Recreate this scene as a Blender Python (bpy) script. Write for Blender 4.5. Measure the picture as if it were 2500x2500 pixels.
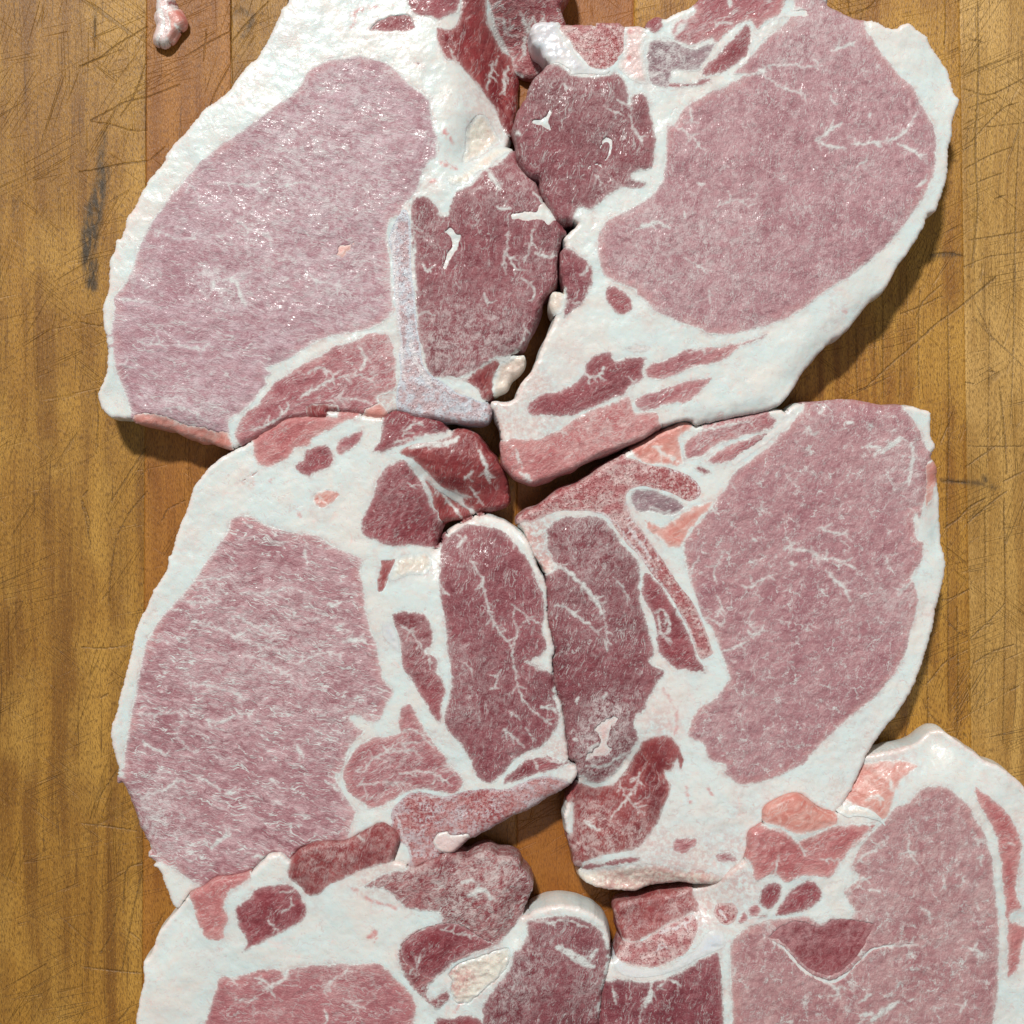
import bpy, math, random
import numpy as np
from mathutils import Vector

# ------------------------------------------------------------------ camera, light, exposure
S = bpy.context.scene
for o in list(bpy.data.objects): bpy.data.objects.remove(o)
CAM_H = 0.520                      # metres above the board
FOV = math.radians(47.5)
cam = bpy.data.cameras.new('camera'); cam.sensor_fit = 'HORIZONTAL'
cam.angle = FOV; cam.clip_start = 0.02; cam.clip_end = 20
camo = bpy.data.objects.new('camera', cam); S.collection.objects.link(camo)
camo.location = (0, 0, CAM_H); camo.rotation_euler = (0, 0, 0)
S.camera = camo

W = bpy.data.worlds.new('World'); S.world = W; W.use_nodes = True
W.node_tree.nodes['Background'].inputs[0].default_value = (0.90, 0.97, 1.0, 1)
W.node_tree.nodes['Background'].inputs[1].default_value = 0.13

def lamp(name, loc, target, size, power, col, size_y=None):
    l = bpy.data.lights.new(name, 'AREA'); l.energy = power; l.color = col
    l.shape = 'RECTANGLE'; l.size = size; l.size_y = size_y or size
    o = bpy.data.objects.new(name, l); S.collection.objects.link(o)
    o.location = loc
    d = Vector(target) - Vector(loc)
    o.rotation_euler = d.to_track_quat('-Z', 'Y').to_euler()
    return o
# kitchen ceiling fixture, beyond the top edge of the picture and a little left
lamp('offscreen_lamp', (-0.60, 2.05, 2.65), (0, 0, 0), 0.32, 127, (1.0, 0.985, 0.95), 0.18)
# soft fill lamp added behind the camera, not a known fixture
lamp('offscreen_lamp', (0.5, -0.55, 1.9), (0, 0, 0), 1.2, 5.0, (0.92, 0.97, 1.0), 0.5)

S.view_settings.view_transform = 'Standard'; S.view_settings.look = 'None'
S.view_settings.exposure = 0.0; S.view_settings.gamma = 1.0
S.render.engine = 'CYCLES'

# ------------------------------------------------------------------ numeric helpers
rng = np.random.default_rng(7)
PX = 2 * math.tan(FOV / 2) / 2500.0            # tangent per photograph pixel

def hsh(ix, iy, seed):
    n = (ix.astype(np.int64) * 374761393 + iy.astype(np.int64) * 668265263 + seed * 974634777) & 0x7fffffff
    n = ((n ^ (n >> 13)) * 1274126177) & 0x7fffffff
    n = n ^ (n >> 16)
    return (n & 0xffff) / 65535.0
def vnoise(x, y, seed=0):
    """smooth value noise, -1..1"""
    x = np.asarray(x, float); y = np.asarray(y, float)
    ix = np.floor(x); iy = np.floor(y); fx = x - ix; fy = y - iy
    fx = fx * fx * (3 - 2 * fx); fy = fy * fy * (3 - 2 * fy)
    a = hsh(ix, iy, seed); b = hsh(ix + 1, iy, seed); c = hsh(ix, iy + 1, seed); d = hsh(ix + 1, iy + 1, seed)
    return 2 * ((a * (1 - fx) + b * fx) * (1 - fy) + (c * (1 - fx) + d * fx) * fy) - 1
def fbm(x, y, seed=0, octv=3):
    r = 0; a = 1; t = 0
    for k in range(octv):
        r = r + a * vnoise(x * 2 ** k + 17.3 * k, y * 2 ** k - 9.1 * k, seed + k); t += a; a *= .5
    return r / t
def sstep(a, b, x):
    t = np.clip((x - a) / (b - a), 0, 1); return t * t * (3 - 2 * t)

# traced coordinates: «cr:» = tile (column, row) of the enlarged photograph, 0.3623 px per unit
TX = [200, 800, 1400, 1800]; TY = [0, 600, 1200, 1800]; K = 700 / 1932.0
def path(s):
    out = []; ox = oy = 0; k = 1.0
    for t in s.replace(':', ': ').split():
        if t.endswith(':'):
            if t[0] == 'F': ox, oy, k = 0, 0, 2500 / 1932.0
            else: ox, oy, k = TX[int(t[0])], TY[int(t[1])], K
        else:
            a, b = t.split(','); out.append((ox + float(a) * k, oy + float(b) * k))
    return np.array(out)
def to_mm(p, z):
    """photograph pixel -> millimetres on the plane z (mm) above the board"""
    f = PX * (CAM_H * 1000 - z)
    return np.stack([(p[:, 0] - 1250) * f, (1250 - p[:, 1]) * f], 1)

def resample(p, step, closed=True, smooth=True):
    n = len(p)
    if smooth and n > 2:
        q = []
        rngk = range(n if closed else n - 1)
        for i in rngk:
            if closed: a, b, c, d = p[i - 1], p[i], p[(i + 1) % n], p[(i + 2) % n]
            else: a, b, c, d = p[max(i - 1, 0)], p[i], p[i + 1], p[min(i + 2, n - 1)]
            for t in np.linspace(0, 1, 6, endpoint=False):
                # half-tension Catmull-Rom
                m0 = (c - a) * .42; m1 = (d - b) * .42
                q.append((2*t**3-3*t*t+1)*b + (t**3-2*t*t+t)*m0 + (-2*t**3+3*t*t)*c + (t**3-t*t)*m1)
        if not closed: q.append(p[-1])
        p = np.array(q)
    if closed: p = np.vstack([p, p[:1]])
    seg = np.hypot(*(p[1:] - p[:-1]).T); L = np.concatenate([[0], np.cumsum(seg)])
    m = max(int(L[-1] / step), 3 if closed else 2)
    s = np.linspace(0, L[-1], m + 1)
    r = np.stack([np.interp(s, L, p[:, 0]), np.interp(s, L, p[:, 1])], 1)
    return r[:-1] if closed else r

def roughen(p, amp, seed):
    """ragged edge: wobble the outline along its normal"""
    t = np.roll(p, -1, 0) - np.roll(p, 1, 0); t /= np.maximum(np.hypot(*t.T), 1e-9)[:, None]
    n = np.stack([t[:, 1], -t[:, 0]], 1)
    w = .55 * vnoise(p[:, 0] / 2.6, p[:, 1] / 2.6, seed) + .45 * vnoise(p[:, 0] / 1.0, p[:, 1] / 1.0, seed + 5)
    sp = np.clip(vnoise(p[:, 0] / 1.3, p[:, 1] / 1.3, seed + 9) - .55, 0, 1) * 2.5
    return p + n * ((w + sp * .8) * amp)[:, None]

def near_field(X, Y, pts, wid=None, closed=True, cap=30.0):
    """distance (and nearest point) from grid X,Y to a polyline / weighted point set, pruned by blocks"""
    ny, nx = X.shape; D = np.full(X.shape, cap); NX = X.copy(); NY = Y.copy(); B = 24
    if closed is not None:
        a = pts; b = np.roll(pts, -1, 0)
        if not closed: a, b = a[:-1], b[:-1]
        mid = (a + b) / 2; hl = np.hypot(*(b - a).T).max() / 2
    else:
        mid = pts; hl = wid.max()
    for j in range(0, ny, B):
        for i in range(0, nx, B):
            x = X[j:j+B, i:i+B]; y = Y[j:j+B, i:i+B]
            cx = (x.min() + x.max()) / 2; cy = (y.min() + y.max()) / 2
            R = math.hypot(x.max() - cx, y.max() - cy)
            dm = np.hypot(mid[:, 0] - cx, mid[:, 1] - cy)
            if dm.min() - R - hl > cap: continue
            kk = np.nonzero(dm < dm.min() + 2 * R + 2 * hl + 1e-6)[0]
            xf = x.ravel()[:, None]; yf = y.ravel()[:, None]
            if closed is None:
                d = np.hypot(xf - mid[kk, 0], yf - mid[kk, 1]) - wid[kk]
                D[j:j+B, i:i+B] = np.minimum(d.min(1), cap).reshape(x.shape); continue
            ax, ay = a[kk].T; vx, vy = (b[kk] - a[kk]).T; l2 = np.maximum(vx*vx + vy*vy, 1e-12)
            t = np.clip(((xf - ax) * vx + (yf - ay) * vy) / l2, 0, 1)
            qx = ax + t * vx; qy = ay + t * vy
            d2 = (xf - qx) ** 2 + (yf - qy) ** 2; m = d2.argmin(1); r = np.arange(len(m))
            D[j:j+B, i:i+B] = np.sqrt(d2[r, m]).reshape(x.shape)
            NX[j:j+B, i:i+B] = qx[r, m].reshape(x.shape); NY[j:j+B, i:i+B] = qy[r, m].reshape(x.shape)
    return D, NX, NY

def inside(X, Y, poly):
    res = np.zeros(X.shape, bool); a = poly; b = np.roll(poly, -1, 0); xs = X[0]
    for j in range(X.shape[0]):
        y = Y[j, 0]
        m = (a[:, 1] > y) != (b[:, 1] > y)
        if not m.any(): continue
        c = np.sort(a[m, 0] + (y - a[m, 1]) / (b[m, 1] - a[m, 1]) * (b[m, 0] - a[m, 0]))
        res[j] = (np.searchsorted(c, xs) % 2) == 1
    return res

def link(o, parent=None):
    S.collection.objects.link(o)
    if parent: o.parent = parent
    return o
def mesh_obj(name, V, F, mat, parent=None, attrs=None, loc=None, smooth=True):
    """V in mm, world; F quads (n,4) array"""
    me = bpy.data.meshes.new(name)
    V = np.asarray(V, np.float32) * .001
    if loc is not None: V = V - np.array(loc, np.float32)
    F = np.asarray(F, np.int32)
    me.vertices.add(len(V)); me.vertices.foreach_set('co', V.ravel())
    me.loops.add(F.size); me.loops.foreach_set('vertex_index', F.ravel())
    me.polygons.add(len(F)); k = F.shape[1]
    me.polygons.foreach_set('loop_start', np.arange(len(F), dtype=np.int32) * k)
    me.polygons.foreach_set('use_smooth', np.full(len(F), smooth))
    me.update(calc_edges=True); me.validate()
    for n_, a_ in (attrs or {}).items():
        at = me.attributes.new(n_, 'FLOAT', 'POINT'); at.data.foreach_set('value', np.asarray(a_, np.float32))
    me.materials.append(mat)
    return link(bpy.data.objects.new(name, me), parent)

# ------------------------------------------------------------------ material helpers
class NT:
    def __init__(s, name):
        s.m = bpy.data.materials.new(name); s.m.use_nodes = True; s.t = s.m.node_tree; s.t.nodes.clear()
        s.out = s.t.nodes.new('ShaderNodeOutputMaterial'); s.b = s.t.nodes.new('ShaderNodeBsdfPrincipled')
        s.t.links.new(s.b.outputs[0], s.out.inputs[0])
        tc = s.t.nodes.new('ShaderNodeTexCoord')
        s.P = s.vm('MULTIPLY', tc.outputs['Object'], (1000, 1000, 1000))     # millimetres
    def set(s, sock, v):
        if hasattr(v, 'is_output') or isinstance(v, bpy.types.NodeSocket): s.t.links.new(v, sock)
        elif isinstance(v, (tuple, list)): sock.default_value = tuple(v) + ((1,) if len(v) == 3 and sock.type == 'RGBA' else ())
        else: sock.default_value = v
    def vm(s, op, a, b):
        n = s.t.nodes.new('ShaderNodeVectorMath'); n.operation = op; s.set(n.inputs[0], a); s.set(n.inputs[1], b); return n.outputs[0]
    def ma(s, op, a, b=0.0, c=0.0, clamp=False):
        n = s.t.nodes.new('ShaderNodeMath'); n.operation = op; n.use_clamp = clamp
        s.set(n.inputs[0], a); s.set(n.inputs[1], b)
        if op in ('MULTIPLY_ADD',): s.set(n.inputs[2], c)
        return n.outputs[0]
    def ss(s, v, a, b):                       # smoothstep a->b to 0..1
        n = s.t.nodes.new('ShaderNodeMapRange'); n.interpolation_type = 'SMOOTHSTEP'
        s.set(n.inputs[0], v); lo, hi, x, y = (a, b, 0, 1) if a < b else (b, a, 1, 0)
        n.inputs[1].default_value = lo; n.inputs[2].default_value = hi; n.inputs[3].default_value = x; n.inputs[4].default_value = y
        return n.outputs[0]
    def mix(s, f, a, b, blend='MIX'):
        n = s.t.nodes.new('ShaderNodeMix'); n.data_type = 'RGBA'; n.blend_type = blend
        s.set(n.inputs[0], f); s.set(n.inputs[6], a); s.set(n.inputs[7], b); return n.outputs[2]
    def rot(s, deg, sc=(1, 1, 1), off=(0, 0, 0), src=None):      # rotate, then scale, coordinates in mm
        n = s.t.nodes.new('ShaderNodeMapping'); n.vector_type = 'POINT'
        s.set(n.inputs[0], src or s.P); n.inputs[2].default_value = (0, 0, math.radians(-deg)); n.inputs[1].default_value = off
        return s.vm('MULTIPLY', n.outputs[0], sc)
    def noise(s, v, scale, detail=3, rough=.55, dist=0.0, col=False):
        n = s.t.nodes.new('ShaderNodeTexNoise'); s.set(n.inputs['Vector'], v); n.inputs['Scale'].default_value = scale
        n.inputs['Detail'].default_value = detail; n.inputs['Roughness'].default_value = rough; n.inputs['Distortion'].default_value = dist
        return n.outputs[1 if col else 0]
    def vor(s, v, scale, feature='DISTANCE_TO_EDGE', rand=1.0):
        n = s.t.nodes.new('ShaderNodeTexVoronoi'); n.feature = feature; s.set(n.inputs['Vector'], v); n.inputs['Scale'].default_value = scale
        n.inputs['Randomness'].default_value = rand; return n.outputs[0]
    def attr(s, name):
        n = s.t.nodes.new('ShaderNodeAttribute'); n.attribute_name = name; return n.outputs['Fac']
    def bump(s, h, strength, dist, nrm=None):
        n = s.t.nodes.new('ShaderNodeBump'); s.set(n.inputs['Height'], h); n.inputs['Strength'].default_value = strength
        n.inputs['Distance'].default_value = dist
        if nrm is not None: s.t.links.new(nrm, n.inputs['Normal'])
        return n.outputs[0]
    def wet(s, scale=.75, d=.0006, src=None):          # the coat of juice has its own, smoother ripple that glints
        return s.bump(s.noise(src or s.P, scale, 1, .5), 1.0, d)
    def fin(s, col, rough, nrm, sss=0.0, rad=(.004, .0015, .001), spec=.5, coat=0.0, crough=.12, cn=None):
        b = s.b.inputs; s.set(b['Base Color'], col); s.set(b['Roughness'], rough); s.set(b['Normal'], nrm)
        b['Specular IOR Level'].default_value = spec; s.set(b['Coat Weight'], coat); b['Coat Roughness'].default_value = crough
        if not isinstance(coat, (int, float)) or coat: s.set(b['Coat Normal'], cn if cn is not None else nrm)
        if sss:
            b['Subsurface Weight'].default_value = sss; b['Subsurface Radius'].default_value = rad; b['Subsurface Scale'].default_value = 1.0
        return s.m
def srgb(*c):
    return tuple((x / 255 / 12.92 if x / 255 <= .04045 else ((x / 255 + .055) / 1.055) ** 2.4) for x in c)

FATC = srgb(236, 240, 236)
def meat(name, dark, mid, light, ang=0, length=6, width=.8, streak=.5, net=0.0, nscale=.22, speck=.3, mottle=.35,
         fatcol=(219, 224, 219), relief=1.0, edge=.95, gloss=.30, haze=0.0, red=0.0, pinkrim=.45, rim=(202, 132, 126)):
    dark, mid, light = [tuple(x * f for x, f in zip(c_, (k * 1.02, k * .985, k * .98))) for c_, k in ((dark, 1.0), (mid, 1.0), (light, .98))]
    n = NT(name)
    wob = n.vm('MULTIPLY', n.vm('SUBTRACT', n.noise(n.P, .10, 2, .5, col=True), (.5, .5, .5)), (7, 7, 7))
    Q = n.vm('ADD', n.P, wob)
    big = n.noise(n.P, .045, 3, .6); medn = n.noise(Q, .16, 5, .66); fine = n.noise(n.P, 1.3, 3, .6)
    film = n.noise(n.rot(ang, (.045, .16, 1), (9, 4, 0), src=Q), 1.0, 5, .68)
    col = n.mix(n.ss(big, .3, .7), srgb(*dark), srgb(*mid))
    col = n.mix(n.ma('MULTIPLY', n.ss(film, .42, .66), mottle), col, srgb(*light))
    # towards its own rim a muscle reads warmer and pinker
    ed0 = n.attr('ed')
    rm = n.ma('MULTIPLY', n.ma('MULTIPLY', n.ss(n.ma('ADD', ed0, n.ma('MULTIPLY', medn, 5)), 8.5, 2.0), n.ss(big, .38, .60)), pinkrim)
    col = n.mix(rm, col, srgb(*rim))
    # fibres cut across and along the grain
    st = n.noise(n.rot(ang, (1 / length, 1 / width, .1), src=Q), 1.0, 4, .62, .3)
    st2 = n.noise(n.rot(ang + 14, (1 / (length * .4), 1 / (width * .5), .1), (31, 7, 0), src=Q), 1.0, 3, .65, .4)
    grain = n.noise(n.rot(ang, (.9, 2.2, 1), (3, 8, 0)), 1.0, 3, .7)
    col = n.mix(n.ma('MULTIPLY', n.ss(grain, .46, .72), .12), col, srgb(*light))
    col = n.mix(n.ma('MULTIPLY', n.ss(grain, .46, .25), .17), col, srgb(*[int(x * .8) for x in dark]))
    sm = n.ma('MULTIPLY', n.ma('MULTIPLY', n.ss(st, .55, .70), n.ss(film, .36, .56)), streak, clamp=True)
    col = n.mix(sm, col, srgb(*[int(.55 * a + .45 * b) for a, b in zip(light, fatcol)]))
    sm2 = n.ma('MULTIPLY', n.ma('MULTIPLY', n.ss(st2, .61, .70), n.ss(medn, .44, .60)), streak * 1.2, clamp=True)
    col = n.mix(sm2, col, srgb(*fatcol))
    rl = n.noise(n.rot(ang + 4, (1 / (length * 1.8), 1 / (width * 2.6), .1), (61, 23, 0), src=Q), 1.0, 3, .6, .5)
    rg = n.ss(n.noise(n.rot(ang, (.10, .16, 1), (2, 51, 0)), 1.0, 4, .7), .42, .58)
    rm2 = n.ma('MULTIPLY', n.ma('MULTIPLY', n.ss(n.ma('ABSOLUTE', n.ma('SUBTRACT', rl, .5)), .030, .004), rg), streak * .85, clamp=True)
    col = n.mix(rm2, col, srgb(*fatcol))
    rl2 = n.noise(n.rot(ang - 5, (1 / (length * 1.5), 1 / (width * 1.7), .1), (17, 71, 0), src=Q), 1.0, 2, .6, .4)
    col = n.mix(n.ma('MULTIPLY', n.ss(n.ma('ABSOLUTE', n.ma('SUBTRACT', rl2, .47)), .035, .004), .38 * min(1, streak + .2)), col, srgb(*[int(x * .86) for x in dark]))
    if net:
        w2 = n.vm('MULTIPLY', n.vm('SUBTRACT', n.noise(n.P, .30, 4, .7, col=True), (.5, .5, .5)), (8.5, 8.5, 0))
        v = n.vor(n.vm('ADD', n.P, w2), nscale)
        v2 = n.vor(n.rot(37, (1, .8, 1), (5, 2, 0), src=n.vm('ADD', n.P, w2)), nscale * 2.3)
        gate = n.ss(n.noise(n.P, .14, 5, .75), .46, .66)
        gate2 = n.ss(n.noise(n.P, .30, 4, .75), .50, .68)
        m1 = n.ma('MULTIPLY', n.ma('MULTIPLY', n.ss(n.ma('ADD', v, n.ma('MULTIPLY', fine, .05)), .11, .02), gate), net, clamp=True)
        m2 = n.ma('MULTIPLY', n.ma('MULTIPLY', n.ss(n.ma('ADD', v2, n.ma('MULTIPLY', fine, .06)), .11, .02), gate2), net * .7, clamp=True)
        col = n.mix(m1, col, srgb(*fatcol)); col = n.mix(m2, col, srgb(*fatcol))
    # small pale specks
    sp = n.ma('MULTIPLY', n.ma('MULTIPLY', n.ss(n.noise(n.P, 1.25, 3, .6), .60, .72), n.ss(medn, .40, .6)), speck * .6)
    col = n.mix(sp, col, srgb(*fatcol))
    # pale film where the fat smeared over the cut
    hm = n.ma('MULTIPLY', n.ma('ADD', n.attr('hz'), haze), n.ss(n.ma('ADD', n.ma('MULTIPLY', grain, .35), n.ma('MULTIPLY', n.noise(Q, .30, 5, .75), .65)), .42, .62), clamp=True)
    col = n.mix(hm, col, srgb(*[int(.35 * a + .65 * b) for a, b in zip(light, fatcol)]))
    # traced fat seams, broken up
    wn = n.ma('MULTIPLY', n.ma('SUBTRACT', n.noise(n.P, .7, 4, .7), .5), 2.3)
    sd = n.ma('ADD', n.attr('sd'), wn)
    brk = n.ss(n.noise(n.P, .35, 3, .7), .30, .52)
    fm = n.ma('MULTIPLY', n.ma('MULTIPLY', n.ss(sd, .70, -.50), .85), n.ma('MULTIPLY_ADD', brk, .6, .4))
    halo = n.ma('MULTIPLY', n.ss(sd, 2.0, 0), .30)
    col = n.mix(halo, col, srgb(*light)); col = n.mix(fm, col, srgb(*fatcol))
    # membrane at the muscle's own edge
    ed = n.ma('ADD', ed0, wn)
    em = n.ma('MULTIPLY', n.ss(n.ma('ADD', ed, n.ma('MULTIPLY', n.ma('SUBTRACT', medn, .5), 3.0)), 1.15, -.25), edge)
    em = n.ma('MAXIMUM', em, n.ma('MULTIPLY', n.ss(ed0, .45, .0), edge))
    col = n.mix(n.ma('MULTIPLY', n.ss(ed, 3.0, .3), edge * .35), col, srgb(*[int(.5 * a + .5 * b) for a, b in zip(light, fatcol)]))
    col = n.mix(em, col, srgb(*fatcol))
    if red:
        col = n.mix(n.ma('MULTIPLY', n.ss(n.noise(n.P, .2, 3, .6), .5, .7), red), col, srgb(176, 44, 52))
    h = n.ma('ADD', n.ma('MULTIPLY', st, .6), n.ma('ADD', n.ma('MULTIPLY', fine, .9), n.ma('MULTIPLY', grain, .6)))
    h = n.ma('ADD', h, n.ma('MULTIPLY', medn, 1.2))
    nr = n.bump(h, .50 * relief, .0009)
    ro = n.ma('MULTIPLY_ADD', n.noise(n.P, .5, 3, .6), .25, gloss - .08)
    return n.fin(col, ro, nr, spec=.35, coat=n.ma('MULTIPLY', n.ss(n.noise(n.P, .11, 4, .7), .48, .70), .50), crough=.17, cn=n.wet(.8, .00034, n.rot(ang, (.6, 1.2, 1))))

def fatmat(name, a, b, warm=None, lumps=.5, pinkf=.35, rough=.34, blend=0.0):
    n = NT(name)
    big = n.noise(n.P, .06, 4, .6, .6); med = n.noise(n.P, .35, 4, .6, .8)
    col = n.mix(n.ss(big, .35, .68), srgb(*a), srgb(*b))
    col = n.mix(n.ma('MULTIPLY', n.ss(med, .5, .8), .35), col, srgb(*[min(255, x + 6) for x in a]))
    col = n.mix(n.ma('MULTIPLY', n.ss(n.noise(n.P, .13, 4, .65, 1.5), .57, .72), pinkf), col, srgb(*(warm or (236, 196, 188))))
    # faint septa and creases running through the fat
    wf = n.vm('ADD', n.P, n.vm('MULTIPLY', n.vm('SUBTRACT', n.noise(n.P, .07, 3, .6, col=True), (.5, .5, .5)), (16, 16, 0)))
    sl = n.noise(n.vm('MULTIPLY', wf, (.05, .22, 1)), 1.0, 4, .6, .5)
    cr = n.ma('MULTIPLY', n.ss(n.ma('ABSOLUTE', n.ma('SUBTRACT', sl, .5)), .020, .002), n.ss(med, .40, .62))
    col = n.mix(n.ma('MULTIPLY', cr, .50), col, srgb(208, 178, 172))
    col = n.mix(n.ma('MULTIPLY', n.ss(sl, .54, .70), .40), col, srgb(222, 206, 196))
    col = n.mix(n.ma('MULTIPLY', n.ss(n.noise(n.P, .9, 3, .7), .58, .74), .22), col, srgb(192, 200, 202))
    # skin-side rim turns a little pinker, blood smears and marks traced from the photograph
    em = n.ma('MULTIPLY', n.ss(n.ma('ADD', n.attr('ed'), n.ma('MULTIPLY', med, 4)), 4.6, 1.2), .55)
    col = n.mix(em, col, srgb(238, 212, 204))
    wn = n.ma('MULTIPLY', n.ma('SUBTRACT', n.noise(n.P, .9, 3, .65), .5), 1.4)
    if blend: col = n.mix(n.ma('MULTIPLY', n.ss(n.ma('ADD', n.attr('ed'), wn), 3.0, .1), blend), col, srgb(217, 221, 216))
    sd = n.ma('ADD', n.attr('sd'), wn)
    col = n.mix(n.ma('MULTIPLY', n.ma('MULTIPLY', n.ss(sd, 1.3, -.5), n.ss(med, .35, .6)), .75), col, srgb(204, 110, 108))
    hz = n.ma('MULTIPLY', n.attr('hz'), n.ss(n.noise(n.P, .5, 4, .7), .35, .62), clamp=True)
    col = n.mix(hz, col, srgb(196, 138, 132))
    h = n.ma('ADD', n.ma('MULTIPLY', n.noise(n.rot(30, (1, .5, 1)), .35, 4, .6), 1.2), n.ma('MULTIPLY', n.noise(n.P, 1.2, 3, .6), .4))
    h = n.ma('SUBTRACT', h, n.ma('MULTIPLY', cr, .7))
    nr = n.bump(h, lumps * .42, .0010)
    ro = n.ma('MULTIPLY_ADD', med, .25, rough - .1)
    return n.fin(col, ro, nr, sss=.25, rad=(.005, .003, .0022), spec=.4, coat=.28, crough=.18, cn=n.wet(.45, .00038))

def bonemat(name, rim, core, spot, holes=.7):
    n = NT(name)
    wn = n.ma('MULTIPLY', n.ma('SUBTRACT', n.noise(n.P, .8, 3, .6), .5), 1.6)
    ed = n.ma('ADD', n.attr('ed'), wn)
    sp = n.noise(n.P, .85, 3, .7); v = n.vor(n.P, 1.05, 'F1')
    c = n.mix(n.ss(n.noise(n.P, .25, 3, .6), .38, .62), srgb(*core), srgb(*rim))
    c = n.mix(n.ma('MULTIPLY', n.ss(sp, .52, .66), holes), c, srgb(*spot))
    c = n.mix(n.ma('MULTIPLY', n.ss(v, .26, .05), holes * .6), c, srgb(110, 36, 38))
    c = n.mix(n.ss(ed, 1.15, .45), c, srgb(*rim))
    sd = n.ma('ADD', n.attr('sd'), wn)
    c = n.mix(n.ma('MULTIPLY', n.ss(sd, .5, -.2), .8), c, srgb(214, 206, 206))
    c = n.mix(n.ma('MULTIPLY', n.attr('hz'), n.ss(sp, .4, .6), clamp=True), c, srgb(150, 60, 62))
    h = n.ma('ADD', n.ma('MULTIPLY', sp, .8), n.ma('MULTIPLY', n.ss(v, 0, .3), .7))
    return n.fin(c, .38, n.bump(h, .7, .0008), sss=.10, coat=.2)

M = {}
PALE = (222, 214, 214)
M['loin1'] = meat('loin_pale_frosted', (156, 112, 122), (174, 136, 144), (200, 176, 184), ang=-12, length=9, width=1.1, streak=.6, speck=.4, mottle=.75, haze=.14)
M['loin2'] = meat('loin_pink_speckled', (150, 100, 108), (170, 128, 134), (195, 160, 164), ang=80, length=2.2, width=.6, streak=.6, net=.3, nscale=.12, speck=.45, mottle=.65, haze=.08)
M['loin3'] = meat('loin_pink_streaked', (150, 98, 106), (170, 126, 132), (204, 174, 178), ang=-15, length=8, width=1.1, streak=1.0, net=.15, nscale=.1, speck=.35, mottle=.75, haze=.08)
M['loin4'] = meat('loin_mauve_marbled', (152, 100, 108), (170, 128, 132), (194, 156, 158), ang=60, length=2.5, width=.6, streak=.4, net=.85, nscale=.17, speck=.35, mottle=.6)
M['loin6'] = meat('loin_pale_marbled', (160, 110, 114), (176, 136, 138), (198, 166, 164), ang=70, length=3, width=.9, streak=.4, net=.8, nscale=.13, speck=.3, mottle=.7)
M['loin5'] = meat('loin_rosy', (156, 92, 98), (174, 114, 118), (196, 150, 150), ang=-5, length=6, width=.9, streak=.5, net=.35, nscale=.1, speck=.25, mottle=.5)
M['tender'] = meat('tenderloin_dark', (112, 48, 57), (138, 72, 80), (158, 100, 105), ang=75, length=5, width=.8, streak=.5, net=.2, nscale=.12, speck=.3, mottle=.55, relief=1.1, pinkrim=.1)
M['tenderg'] = meat('tenderloin_frosted', (108, 46, 54), (132, 66, 74), (160, 110, 114), ang=70, length=5, width=.8, streak=.55, net=.2, nscale=.12, speck=.3, mottle=.5, haze=.02, relief=1.1, pinkrim=.1)
M['patch'] = meat('dark_patch', (122, 46, 54), (150, 80, 86), (176, 126, 128), ang=60, length=4, width=.8, streak=.6, net=.5, nscale=.25, speck=.3, mottle=.8, edge=.95, fatcol=(180, 142, 142), pinkrim=.1)
M['cap'] = meat('cap_muscle', (146, 70, 78), (162, 96, 102), (190, 146, 148), ang=25, length=8, width=1.0, streak=.6, speck=.25, mottle=.55, haze=.08)
M['dark'] = meat('dark_muscle', (116, 44, 52), (142, 66, 74), (170, 110, 114), ang=40, length=4, width=.7, streak=.4, speck=.2, mottle=.45, red=.1, pinkrim=.1)
M['red'] = meat('red_muscle', (106, 34, 40), (138, 58, 60), (170, 100, 96), ang=65, length=12, width=1.2, streak=.3, speck=.08, mottle=.45, edge=.6, relief=.7, gloss=.26, red=.12, pinkrim=.1)
M['pink'] = meat('pink_muscle', (168, 88, 90), (184, 120, 120), (208, 162, 158), ang=30, length=4, width=.9, streak=.4, speck=.3, mottle=.6)
M['orange'] = meat('orange_tissue', (192, 112, 102), (206, 148, 134), (222, 184, 172), ang=30, length=9, width=1.6, streak=.35, speck=.05, mottle=.7, edge=.95, relief=.5)
M['mess'] = meat('torn_muscle', (120, 42, 50), (148, 72, 78), (178, 120, 120), ang=30, length=5, width=1.3, streak=.7, net=.5, nscale=.2, speck=.35, mottle=.6, haze=.12, relief=1.5, pinkrim=.1)
M['grey'] = meat('grey_muscle', (110, 76, 84), (138, 108, 116), (168, 144, 148), ang=20, length=4, width=1, streak=.5, speck=.3, mottle=.6, haze=.15, pinkrim=0)
M['fat'] = fatmat('white_fat', (212, 222, 219), (222, 218, 211), lumps=.45, pinkf=.4)
M['fatw'] = fatmat('cream_fat', (228, 222, 208), (224, 204, 190), (222, 180, 160), lumps=.9, pinkf=.5, blend=.9)
M['fatp'] = fatmat('pinkish_fat', (224, 200, 196), (216, 184, 178), (206, 140, 134), lumps=1.0, pinkf=.6, blend=.7)
M['cart'] = fatmat('cartilage', (208, 212, 217), (214, 208, 210), (204, 180, 184), lumps=.3, pinkf=.25, rough=.28, blend=.6)
M['bone'] = bonemat('sawn_bone', (196, 180, 182), (182, 132, 130), (160, 70, 70))
M['marrow'] = bonemat('red_marrow', (200, 170, 166), (170, 104, 104), (134, 50, 56), .9)
M['boneg'] = bonemat('grey_bone', (196, 198, 204), (186, 160, 162), (150, 78, 80), .5)

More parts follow.
